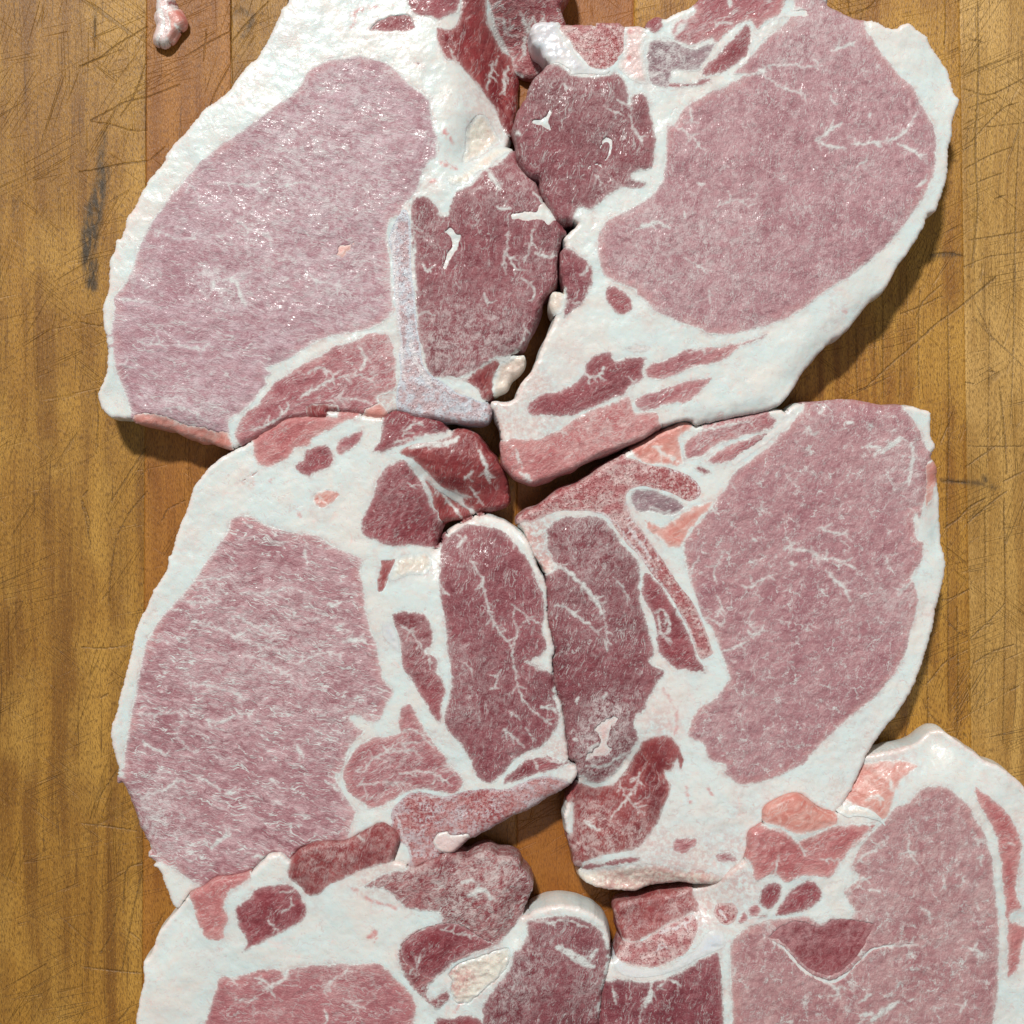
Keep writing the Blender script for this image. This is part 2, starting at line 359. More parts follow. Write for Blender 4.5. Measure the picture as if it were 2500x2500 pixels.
# ------------------------------------------------------------------ cutting board
def woodmat(name, base, dark, light, grain_w, seed, scr=.6, orange=0.0):
    n = NT(name)
    off = (seed * 13.7, seed * 5.1, 0)
    warp = n.vm('MULTIPLY', n.vm('SUBTRACT', n.noise(n.rot(0, (.05, .012, 1), off), 1.0, 3, .5, col=True), (.5, .5, .5)), (9, 0, 0))
    Q = n.vm('ADD', n.P, warp)
    ringf = n.noise(n.rot(0, (1 / grain_w, .006, 1), off, Q), 1.0, 4, .6)
    linef = n.noise(n.rot(0, (1.1, .018, 1), off, Q), 1.0, 3, .6)
    fib = n.noise(n.rot(8, (2.8, .45, 1), off), 1.0, 3, .6)
    pore = n.noise(n.rot(-12, (1.6, .55, 1), off), 1.0, 3, .65)
    blot = n.noise(n.rot(0, (.03, .014, 1), off), 1.0, 4, .6)
    c = n.mix(n.ss(ringf, .34, .66), srgb(*dark), srgb(*base))
    c = n.mix(n.ma('MULTIPLY', n.ss(blot, .42, .7), .75), c, srgb(*light))
    c = n.mix(n.ma('MULTIPLY', n.ss(linef, .60, .70), .75), c, srgb(*[int(x * .66) for x in dark]))
    c = n.mix(n.ma('MULTIPLY', n.ss(linef, .40, .30), .35), c, srgb(*light))
    c = n.mix(n.ma('MULTIPLY', n.ss(fib, .47, .62), .75), c, srgb(*[int(x * .72) for x in dark]))
    c = n.mix(n.ma('MULTIPLY', n.ss(pore, .54, .72), .35), c, srgb(*[min(255, int(x * 1.12)) for x in light]))
    # shallow knife scratches in many directions
    hs = None
    for k, (a, w, L, gate) in enumerate([(24, 1.0, .016, .56), (31, .8, .02, .58), (-38, 1.0, .02, .60), (58, .9, .022, .58),
                                         (92, .9, .02, .60), (72, .7, .03, .60), (12, .8, .018, .59)]):
        t = n.noise(n.rot(a, (L * .35, w * .42, 1), (seed * 3 + k * 41, k * 17, 0)), 1.0, 0, .4)
        g = n.ss(n.noise(n.rot(a, (.02, .05, 1), (k * 29, seed, 0)), 1.0, 3, .6), .54, .66)
        rdg = n.ss(n.ma('ABSOLUTE', n.ma('SUBTRACT', t, .53)), .022, .003)
        m_ = n.ma('MULTIPLY', rdg, g)
        hs = m_ if hs is None else n.ma('MAXIMUM', hs, m_)
    c = n.mix(n.ma('MULTIPLY', hs, scr * .5), c, srgb(*[int(x * .52) for x in dark]))
    if orange: c = n.mix(orange, c, srgb(176, 104, 36))
    # traced cuts (sd) and stains (hz)
    wn = n.ma('MULTIPLY', n.ma('SUBTRACT', n.noise(n.P, .8, 3, .65), .5), .9)
    cut = n.ss(n.ma('ADD', n.attr('sd'), wn), .45, -.1)
    c = n.mix(n.ma('MULTIPLY', cut, .55), c, srgb(74, 50, 20))
    stn = n.ma('MULTIPLY', n.attr('hz'), n.ss(n.noise(n.rot(0, (1, .25, 1)), .5, 4, .65), .25, .6), clamp=True)
    c = n.mix(stn, c, srgb(66, 52, 34))
    h = n.ma('ADD', n.ma('MULTIPLY', fib, .5), n.ma('ADD', n.ma('MULTIPLY', pore, .6), n.ma('MULTIPLY', linef, .4)))
    h = n.ma('SUBTRACT', h, n.ma('ADD', hs, n.ma('MULTIPLY', cut, .8)))
    ro = n.ma('MULTIPLY_ADD', pore, .25, .36)
    return n.fin(c, ro, n.bump(h, .6, .0006), spec=.4, coat=.12, crough=.3)

cuts = [  # traced knife cuts on the board: path, width (tile units)
 ("00: -60,60 ", 0)]
CUTS = [("00: -20,450 120,390 220,315 340,240 440,180", 10), ("00: 440,655 560,610 660,570", 9), ("00: 60,820 200,840 330,880 440,880", 7),
 ("00: 260,780 350,650 430,430", 7), ("00: -20,1160 120,1140 250,1110 440,1085", 12), ("00: 60,810 200,740 290,690 440,655", 9),
 ("00: 820,410 830,300 840,200", 7), ("00: 1000,300 1100,170 1260,10", 8), ("00: 850,760 900,620 1000,440", 6), ("00: 460,1080 560,990", 7),
 ("00: 700,380 830,300 1000,210", 7), ("00: 90,130 85,320", 16), ("00: 1005,0 1003,250 1012,560", 8),
 ("01: -20,510 60,530 150,545", 9), ("01: 10,1680 40,1650", 12), ("01: 200,1720 330,1520 440,1350", 7), ("01: 90,980 110,1150 95,1400", 8),
 ("01: 0,1700 50,1850 40,1930", 6), ("02: 440,0 330,130 240,290", 8), ("02: 0,60 50,300 60,360", 7), ("02: 230,320 200,520 180,760", 6),
 ("02: 130,1390 180,1360", 9), ("02: 0,1050 150,1055 300,1040", 6), ("02: 540,200 580,120 700,60", 6), ("03: 100,430 180,310 240,220", 8),
 ("03: 0,580 180,600 370,630", 8), ("03: 410,900 340,1200 270,1580", 9), ("03: 0,1545 200,1570 410,1590", 9), ("03: 120,1460 210,1300 240,1100", 6),
 ("03: 230,1930 330,1810", 7), ("03: 280,1180 300,900 410,850", 6), ("03: 470,1330 560,1180", 6),
 ("30: 800,100 900,40 930,0", 9), ("30: 750,0 760,110", 8), ("30: 1400,0 1405,140 1395,330", 6), ("30: 1560,265 1660,285", 9),
 ("30: 1530,600 1700,640 1930,530", 9), ("30: 1560,730 1750,660", 8), ("30: 1530,510 1640,460 1800,400", 9), ("30: 1620,0 1625,500 1605,1000 1620,1400 1580,1800", 14),
 ("30: 1580,950 1780,740 1900,690", 7), ("30: 1530,1140 1700,1050 1860,990", 6), ("30: 1560,1250 1800,1160", 6), ("30: 1740,1340 1800,1320", 12),
 ("30: 1560,1620 1750,1590 1930,1560", 8), ("30: 1530,870 1750,850 1930,830", 5), ("30: 1530,1800 1700,1730 1930,1700", 5), ("30: 1870,1930 1875,1400 1900,900", 6),
 ("31: 1740,210 1600,330 1480,430 1350,520 1230,630 1150,700 1000,830 860,960", 10), ("31: 1380,260 1250,380 1200,500", 7),
 ("31: 1230,280 1220,650 1225,1040", 9), ("31: 1590,480 1720,620 1850,740 1930,820", 10), ("31: 1580,330 1650,480 1720,640", 6),
 ("31: 1770,950 1800,1250 1815,1480 1820,1540", 11), ("31: 1300,60 1420,50 1520,70", 14), ("31: 1380,1590 1450,1590 1540,1600", 14),
 ("31: 1540,920 1590,930", 10), ("31: 1680,845 1730,850", 10), ("31: 1560,1350 1700,1355 1930,1350", 8), ("31: 1790,1590 1930,1520", 9),
 ("31: 1550,1870 1700,1740 1820,1650", 8), ("31: 980,330 985,1040", 7), ("31: 1140,200 1145,420", 5), ("31: 800,560 810,1010", 8), ("31: 930,460 925,800", 5),
 ("31: 1420,400 1425,1300 1410,1900", 10), ("31: 1100,820 1090,1060", 6), ("31: 1700,500 1690,1300 1680,1500", 5), ("31: 1860,100 1862,600 1840,1200", 6),
 ("31: 1100,460 1230,410 1380,340", 7), ("31: 820,970 870,960", 12), ("31: 1540,380 1740,220", 9), ("31: 1540,1490 1640,1420 1740,1350", 6),
 ("32: 1390,250 1480,190 1560,110 1680,40", 11), ("32: 1380,730 1440,720 1560,660", 9), ("32: 1410,0 1420,700 1425,1500", 7), ("32: 1480,780 1490,1200 1480,1650", 11),
 ("32: 1370,820 1480,940 1560,980", 6), ("32: 1570,990 1700,870 1800,760", 7), ("32: 1590,1160 1720,1080 1870,1030", 7), ("32: 1670,900 1720,890", 10),
 ("32: 1840,1340 1900,1310", 11), ("32: 1200,1250 1270,1300 1400,1150 1560,1060", 7), ("32: 1400,1600 1300,1500 1250,1400", 7), ("32: 1280,1100 1285,1700", 6),
 ("32: 1670,100 1672,900 1665,1500", 6), ("32: 1800,50 1805,800 1790,1700", 7), ("32: 1530,1630 1540,1650", 22), ("32: 1090,1750 1140,1600 1180,1440", 8)]
STAINS = [("00: 70,1930 60,1800 40,1700 60,1560 90,1400 120,1300 150,1150", 100), ("00: 30,1400 40,1550 50,1700", 50), ("00: 150,900 130,1050 110,1180", 40), ("00: 88,60 88,240", 20),
 ("01: 40,0 50,90", 60), ("00: 1070,60 1150,130 1080,250", 30), ("31: 1300,70 1400,60 1500,60", 34), ("31: 1380,1580 1500,1590 1620,1600 1740,1630", 30),
 ("31: 1660,1560 1690,1600", 40), ("32: 480,0 490,10", 4)]

board = bpy.data.objects.new('cutting_board', None); link(board)
board.location = (0, 0, 0)
board['label'] = 'knife-scarred wooden butcher block cutting board under all the raw chops'
board['category'] = 'cutting board'
cp, cw = [], []
for s_, w_ in CUTS:
    p = resample(to_mm(path(s_), 0), .3, closed=False)
    t = np.linspace(0, 1, len(p)); cp.append(p + .12 * np.stack([vnoise(p[:, 0], p[:, 1], 3), vnoise(p[:, 0], p[:, 1], 4)], 1))
    cw.append(w_ * K * .18 / 2 * .55 * (.35 + .65 * np.sin(np.pi * np.clip(t, .03, .97)) ** .5))
cutP = np.vstack(cp); cutW = np.concatenate(cw)
sp_, sw_ = [], []
for s_, w_ in STAINS:
    p = resample(to_mm(path(s_), 0), 1.0, closed=False)
    sp_.append(p); sw_.append(np.full(len(p), w_ * K * .18 / 2) * (.5 + .5 * np.sin(np.pi * np.linspace(.1, .9, len(p)))))
stP = np.vstack(sp_); stW = np.concatenate(sw_) * 1.35

def bx(px): return (px - 1250) * PX * CAM_H * 1000
# plank joints: x at the top and at the foot of the frame (photograph px), then the wood and its sampling step in mm
joints = [(-420, -440), (-70, -92), (358, 346), (564, 558), (905, 905), (1261, 1262), (1547, 1552), (2340, 2384), (2620, 2680), (2950, 3010)]
woods = [((166, 126, 50), (130, 92, 32), (188, 152, 72), 9, 1, .6, 0), ((166, 126, 50), (128, 90, 32), (190, 154, 74), 7, 2, .7, 0),
         ((158, 110, 42), (128, 82, 24), (172, 128, 54), 6, 3, .6, .10), ((156, 116, 46), (126, 88, 30), (172, 136, 60), 7, 4, .6, .0),
         ((158, 112, 50), (130, 88, 36), (172, 130, 64), 8, 5, .4, .1), ((146, 94, 28), (122, 72, 18), (160, 112, 40), 8, 6, .3, .25),
         ((174, 132, 50), (138, 94, 26), (194, 156, 72), 5, 7, .8, .0), ((190, 156, 84), (156, 120, 54), (208, 176, 108), 5, 8, .9, 0), ((180, 144, 70), (148, 110, 46), (198, 162, 90), 7, 9, .6, 0)]
dense = {1: (0, 360), 2: (340, 570), 3: (560, 700), 5: (1255, 1560), 6: (1930, 2400), 7: (2330, 2520)}
YL = bx(2500 + 150)
for i, wd in enumerate(woods):
    (a0, a1), (b0, b1) = joints[i], joints[i + 1]
    wd = tuple((c_[0] * 1.02, c_[1] * .955, c_[2] * .90) if isinstance(c_, tuple) else c_ for c_ in wd)
    mat = woodmat('plank_wood_%d' % i, *wd[:3], wd[3], wd[4], wd[5], wd[6])
    xa, xb = min(a0, a1), max(b0, b1)
    u = []
    x = a0
    lo, hi = dense.get(i, (0, 0))
    while x < b0:
        u.append(x); x += (2.8 if lo <= x <= hi else 14)
    u.append(b0); u = (np.array(u) - a0) / (b0 - a0)
    yy = np.arange(-YL, YL, .55 if i in dense else 3.0)
    U, Yg = np.meshgrid(u, yy)
    f = np.clip((YL - Yg) / (2 * YL), 0, 1)
    A = bx(a0 + (a1 - a0) * f); Bx = bx(b0 + (b1 - b0) * f)
    Xg = A + U * (Bx - A)
    # glued joint: each plank's long edge is eased by a hair
    de = np.minimum(Xg - A, Bx - Xg)
    Z = -.22 * sstep(.7, 0, de) + .12 * fbm(Xg / 30, Yg / 90, 40 + i) + .03 * (i % 2)
    if i in dense:
        sd = np.full(Xg.shape, 9.); hz = np.zeros(Xg.shape)
        sd = near_field(Xg, Yg, cutP, cutW, None, 6.)[0]
        hz = sstep(1.2, -2.0, near_field(Xg, Yg, stP, stW, None, 9.)[0])
        Z = Z - .10 * sstep(.35, -.2, sd)
    else: sd = np.full(Xg.shape, 9.); hz = np.zeros(Xg.shape)
    ny, nx = Xg.shape
    V = np.stack([Xg.ravel(), Yg.ravel(), Z.ravel()], 1); idx = np.arange(nx * ny).reshape(ny, nx)
    F = np.stack([idx[:-1, :-1], idx[:-1, 1:], idx[1:, 1:], idx[1:, :-1]], -1).reshape(-1, 4)
    # sides and underside (40 mm thick)
    loop = np.concatenate([idx[0, :], idx[1:, -1], idx[-1, -2::-1], idx[-2:0:-1, 0]])
    n0 = len(V); low = V[loop].copy(); low[:, 2] = -40
    V = np.vstack([V, low]); m = len(loop); k = np.arange(m)
    F = np.vstack([F, np.stack([loop, n0 + k, n0 + (k + 1) % m, np.roll(loop, -1)], 1)])
    c_ = [n0, n0 + nx - 1, n0 + nx - 1 + ny - 1, n0 + 2 * nx - 2 + ny - 1]
    F = np.vstack([F, [[c_[0], c_[3], c_[2], c_[1]]]])
    sdv = np.concatenate([sd.ravel(), np.full(m, 9.)]); hzv = np.concatenate([hz.ravel(), np.zeros(m)])
    mesh_obj('plank', V, F, mat, board, {'sd': sdv, 'hz': hzv})

# ------------------------------------------------------------------ chops
G = .46      # surface sampling, mm
def build_chop(label, outline, T, parts, relief=(), base_mat='fat', base_strokes=(), base_haze=(), seed=1, name='pork_chop',
               cat='pork chop', group='raw pork chops on the board', base_name='fat', round_r=2.0, drop=1.5):
    """outline and parts are traced paths; T = thickness in mm. Each part becomes its own solid set into the fat."""
    dense_o = roughen(resample(to_mm(path(outline), T), .5), .42, seed)
    x0, y0 = dense_o.min(0) - 2.5; x1, y1 = dense_o.max(0) + 2.5
    lim = bx(2500) + 14                                         # nothing of a chop is modelled far outside the frame
    x0, x1, y0, y1 = max(x0, -lim), min(x1, lim), max(y0, -lim), min(y1, lim)
    X, Y = np.meshgrid(np.arange(x0, x1, G), np.arange(y0, y1, G))
    D, NX, NY = near_field(X, Y, dense_o, cap=60.)
    I = inside(X, Y, dense_o); SC = np.where(I, D, -D)
    GY, GX = np.gradient(SC, G)
    cx, cy = dense_o.mean(0)
    root = bpy.data.objects.new(name, None); link(root); root.location = (cx * .001, cy * .001, 0)
    root['label'] = label; root['category'] = cat
    if group: root['group'] = group
    # shared height of the cut face
    d = np.clip(SC, 0, round_r)
    H = T - drop * (1 - np.sqrt(np.clip(1 - ((round_r - d) / round_r) ** 2, 0, 1)))
    H = H + .9 * fbm(X / 28, Y / 28, seed + 50) + .28 * fbm(X / 6, Y / 6, seed + 60, 3)
    for s_, r_, dz in relief:
        p = to_mm(path(s_), T)
        if len(p) > 1: dd = near_field(X, Y, resample(p, 1., closed=False), closed=False, cap=90.)[0]
        else: dd = np.hypot(X - p[0, 0], Y - p[0, 1])
        rr = r_ * .18
        H = H + dz * np.exp(-(dd / rr) ** 2)
    H = np.maximum(H + .10 * fbm(X / 2.5, Y / 2.5, seed * 7, 2), 1.2)
    P = [dict(nm=base_name, mat=base_mat, S=SC, N=(NX, NY), k=dict(strokes=base_strokes, haze=base_haze, dome=0, lift=0), base=True)]
    for q, (nm, mat, poly, kw) in enumerate(parts):
        pl = resample(to_mm(path(poly), T), .5)
        # where a part reaches the chop's side, let it run through it
        ci = np.clip(((pl[:, 0] - x0) / G).astype(int), 0, X.shape[1] - 1); cj = np.clip(((pl[:, 1] - y0) / G).astype(int), 0, X.shape[0] - 1)
        s_at = SC[cj, ci]; nr = np.stack([NX[cj, ci], NY[cj, ci]], 1)
        dirv = -np.stack([GX[cj, ci], GY[cj, ci]], 1); dirv /= np.maximum(np.hypot(*dirv.T), 1e-6)[:, None]
        mv = np.where(np.abs(s_at) < kw.get('reach', 2.1), s_at + 2.4, 0)
        pl = pl + dirv * mv[:, None]
        pl = roughen(pl, kw.get('rag', .30) * 1.5, seed * 31 + q)
        D2, MX, MY = near_field(X, Y, pl, cap=8.)
        I2 = inside(X, Y, pl); S2 = np.where(I2, D2, -D2)
        own = S2.copy()
        lim2 = SC + .35
        gov = lim2 < S2
        out = np.stack([X - NX, Y - NY], -1) * np.where(SC > 0, -1, 1)[..., None]
        out /= np.maximum(np.hypot(out[..., 0], out[..., 1]), 1e-6)[..., None]
        MX = np.where(gov, NX + out[..., 0] * .35, MX); MY = np.where(gov, NY + out[..., 1] * .35, MY)
        P.append(dict(nm=nm, mat=mat, S=np.minimum(S2, lim2), own=own, gov=gov, N=(MX, MY), k=kw, base=False))
    objs = []
    for i, p in enumerate(P):
        Sf = p['S']; kw = p['k']
        Z = H.copy()
        if not p['base']:
            dm = np.clip(Sf, 0, 8)
            Z += kw.get('lift', .05) + (.45 if kw.get('domer', 3) > 4.5 else .30) * kw.get('dome', .5) * (1 - np.exp(-dm / kw.get('domer', 3.0))) \
                 - kw.get('crease', .0) * np.exp(-(dm / .8) ** 2)
            rf = kw.get('rough', .20) * sstep(.1, 1.6, dm)
            Z += rf * fbm(X / 1.8, Y / 1.8, seed * 7 + i, 2) + rf * .8 * fbm(X / 4.5, Y / 4.5, seed * 9 + i, 2)
        cover = np.full(Sf.shape, -9.)
        for p2 in P[i + 1:]: cover = np.maximum(cover, p2['S'])
        Z -= 2.0 * sstep(.5, 1.3, cover)
        # strokes and film
        sd = np.full(Sf.shape, 9.); hz = np.zeros(Sf.shape)
        st = kw.get('strokes', ())
        if st:
            pp, ww = [], []
            br = np.random.default_rng(seed * 100 + i)
            for s_, w_ in st:
                a = path(s_)
                r = resample(to_mm(a, T), .35, closed=False) if len(a) > 1 else to_mm(a, T)
                t = np.linspace(0, 1, len(r)) if len(r) > 1 else np.array([.5])
                nz = np.stack([vnoise(r[:, 0] / 1.3, r[:, 1] / 1.3, 91), vnoise(r[:, 0] / 1.3, r[:, 1] / 1.3, 92)], 1)
                main_pts = r + .55 * nz
                if not p['base'] and len(r) > 10:
                    for _ in range(max(1, int(len(r) * .35 / 3.5))):
                        m_ = br.integers(1, len(r) - 1); tv = r[m_] - r[m_ - 1]; an = math.atan2(tv[1], tv[0]) + br.choice([-1, 1]) * br.uniform(.5, 1.2)
                        Lb = br.uniform(1.2, 4.5); q_ = np.arange(0, Lb, .3); an2 = an + np.cumsum(br.normal(0, .12, len(q_)))
                        pp.append(r[m_] + np.stack([np.cumsum(np.cos(an2)), np.cumsum(np.sin(an2))], 1) * .3)
                        ww.append(np.minimum(w_, 16) * K * .18 / 2 * .55 * (1 - q_ / Lb))
                ww_main = (w_ * K * .18 / 2 * .68 * (.35 + .65 * np.sin(np.pi * np.clip(t, .04, .96)) ** .6) * (1 + .6 * vnoise(r[:, 0] / 1.1, r[:, 1] / 1.1, 93)))
                pp.append(main_pts); ww.append(ww_main)
            sd = near_field(X, Y, np.vstack(pp), np.concatenate(ww), None, 6.)[0]
            Z += kw.get('sraise', .03) * sstep(.3, -.3, sd)
        for s_, r_, a_ in kw.get('haze', ()):
            c = to_mm(path(s_), T)
            for cc in c: hz = np.maximum(hz, a_ * np.exp(-(np.hypot(X - cc[0], Y - cc[1]) / (r_ * .18)) ** 2))
        if p['base']:                      # juice and membrane stain the fat right beside a muscle
            hz = np.maximum(hz, .42 * np.exp(-(np.minimum(cover, 0) / 1.5) ** 2) * sstep(-.25, .45, fbm(X / 6, Y / 6, seed + 5, 3)))
            hz = np.maximum(hz, .20 * sstep(.15, .6, fbm(X / 14, Y / 14, seed + 15, 3)))
        keepv = Sf
        cm = (keepv[:-1, :-1] + keepv[1:, :-1] + keepv[:-1, 1:] + keepv[1:, 1:]) / 4 > 0
        cc2 = np.minimum(np.minimum(cover[:-1, :-1], cover[1:, :-1]), np.minimum(cover[:-1, 1:], cover[1:, 1:]))
        hole = cc2 > 1.9
        keep = cm & ~hole
        if keep.sum() < 4: continue
        ny, nx = Sf.shape; idx = np.arange(nx * ny).reshape(ny, nx)
        Q = np.stack([idx[:-1, :-1], idx[:-1, 1:], idx[1:, 1:], idx[1:, :-1]], -1)
        F = Q[keep]
        # boundary edges of the full shape (holes ignored)
        Ff = Q[cm]
        E = np.vstack([Ff[:, [0, 1]], Ff[:, [1, 2]], Ff[:, [2, 3]], Ff[:, [3, 0]]])
        key = np.minimum(E[:, 0], E[:, 1]).astype(np.int64) * (nx * ny) + np.maximum(E[:, 0], E[:, 1])
        uq, inv, cnt = np.unique(key, return_inverse=True, return_counts=True)
        BE = E[cnt[inv.ravel()] == 1]
        bv = np.unique(BE)
        xx = X.ravel().copy(); yy = Y.ravel().copy(); zz = Z.ravel()
        nxp, nyp = p['N'][0].ravel(), p['N'][1].ravel()
        mvd = np.hypot(nxp[bv] - xx[bv], nyp[bv] - yy[bv]) < 1.5 * G
        xx[bv[mvd]] = nxp[bv[mvd]]; yy[bv[mvd]] = nyp[bv[mvd]]
        # outward normals on the rim
        nn = np.zeros((nx * ny, 2)); ex = xx[BE[:, 1]] - xx[BE[:, 0]]; ey = yy[BE[:, 1]] - yy[BE[:, 0]]
        for c in (0, 1): np.add.at(nn, BE[:, c], np.stack([ey, -ex], 1))
        nb = nn[bv]; nb /= np.maximum(np.hypot(*nb.T), 1e-9)[:, None]
        used = np.unique(np.concatenate([F.ravel(), bv])); remap = -np.ones(nx * ny, np.int64); remap[used] = np.arange(len(used))
        deep = np.ones(len(bv), bool) if p['base'] else p['gov'].ravel()[bv]
        tk = sstep(-.35, .2, cover.ravel()[bv]) * deep
        xx[bv] -= nb[:, 0] * .8 * tk; yy[bv] -= nb[:, 1] * .8 * tk; zz = zz.copy(); zz[bv] -= .9 * tk
        V = [np.stack([xx[used], yy[used], zz[used]], 1)]
        ed = (p.get('own', Sf) if not p['base'] else Sf).ravel()
        ed = np.maximum(ed, 0)
        A = {'sd': [sd.ravel()[used]], 'ed': [ed[used]], 'hz': [hz.ravel()[used]]}
        faces = [remap[F]]
        top = zz[bv]
        # inside the fat the collar has its own rim so the cut face stays flat up to its edge
        n0 = sum(len(v) for v in V); V.append(np.stack([xx[bv], yy[bv], zz[bv]], 1)); A['sd'].append(np.full(len(bv), 9.)); A['ed'].append(np.zeros(len(bv))); A['hz'].append(np.zeros(len(bv)))
        rim_prev = np.where(deep, remap[bv], n0 + np.arange(len(bv))); pos = -np.ones(nx * ny, np.int64); pos[bv] = np.arange(len(bv)); e0 = pos[BE[:, 0]]; e1 = pos[BE[:, 1]]
        wob = .5 * vnoise(xx[bv] / 5, yy[bv] / 5, seed + 77)
        # skirt: full-height side where the part reaches the chop's side, else a short collar sunk in the fat
        nxt = np.arange(len(bv)); prv = nxt.copy(); nxt[e0] = e1; prv[e1] = e0
        bxx, byy = xx[bv].copy(), yy[bv].copy(); bnx, bny = nb[:, 0].copy(), nb[:, 1].copy()
        for _ in range(6): bnx, bny = (bnx + bnx[nxt] + bnx[prv]) / 3, (bny + bny[nxt] + bny[prv]) / 3
        nring = [(.10, .30), (.28, .75), (.50, .95), (.75, .55), (1.0, -1.2)]
        for t, o_ in nring:
            zb = np.where(deep, top * (1 - t) + .25 * t, top - 2.6 * t)
            oo = np.where(deep, o_ * (1 + wob) + wob * t * .8 - 1.1 * tk, 0.0)
            for _ in range(5):
                bxx, byy = np.where(deep, (bxx + bxx[nxt] + bxx[prv]) / 3, bxx), np.where(deep, (byy + byy[nxt] + byy[prv]) / 3, byy)
            ring = np.stack([bxx + bnx * oo, byy + bny * oo, zb], 1)
            n0 = sum(len(v) for v in V); V.append(ring); cur = n0 + np.arange(len(bv))
            faces.append(np.stack([rim_prev[e1], rim_prev[e0], cur[e0], cur[e1]], 1)); rim_prev = cur
            A['sd'].append(np.full(len(bv), 9.)); A['ed'].append(np.where(deep, 2.5 + 2 * t, 1.0)); A['hz'].append(hz.ravel()[bv] * .5)
        o = mesh_obj(p['nm'], np.vstack(V), np.vstack(faces), M[p['mat']], root, {k: np.concatenate(v) for k, v in A.items()}, loc=(cx * .001, cy * .001, 0))
        if kw.get('label'): o['label'] = kw['label']
        objs.append(o)
    return root

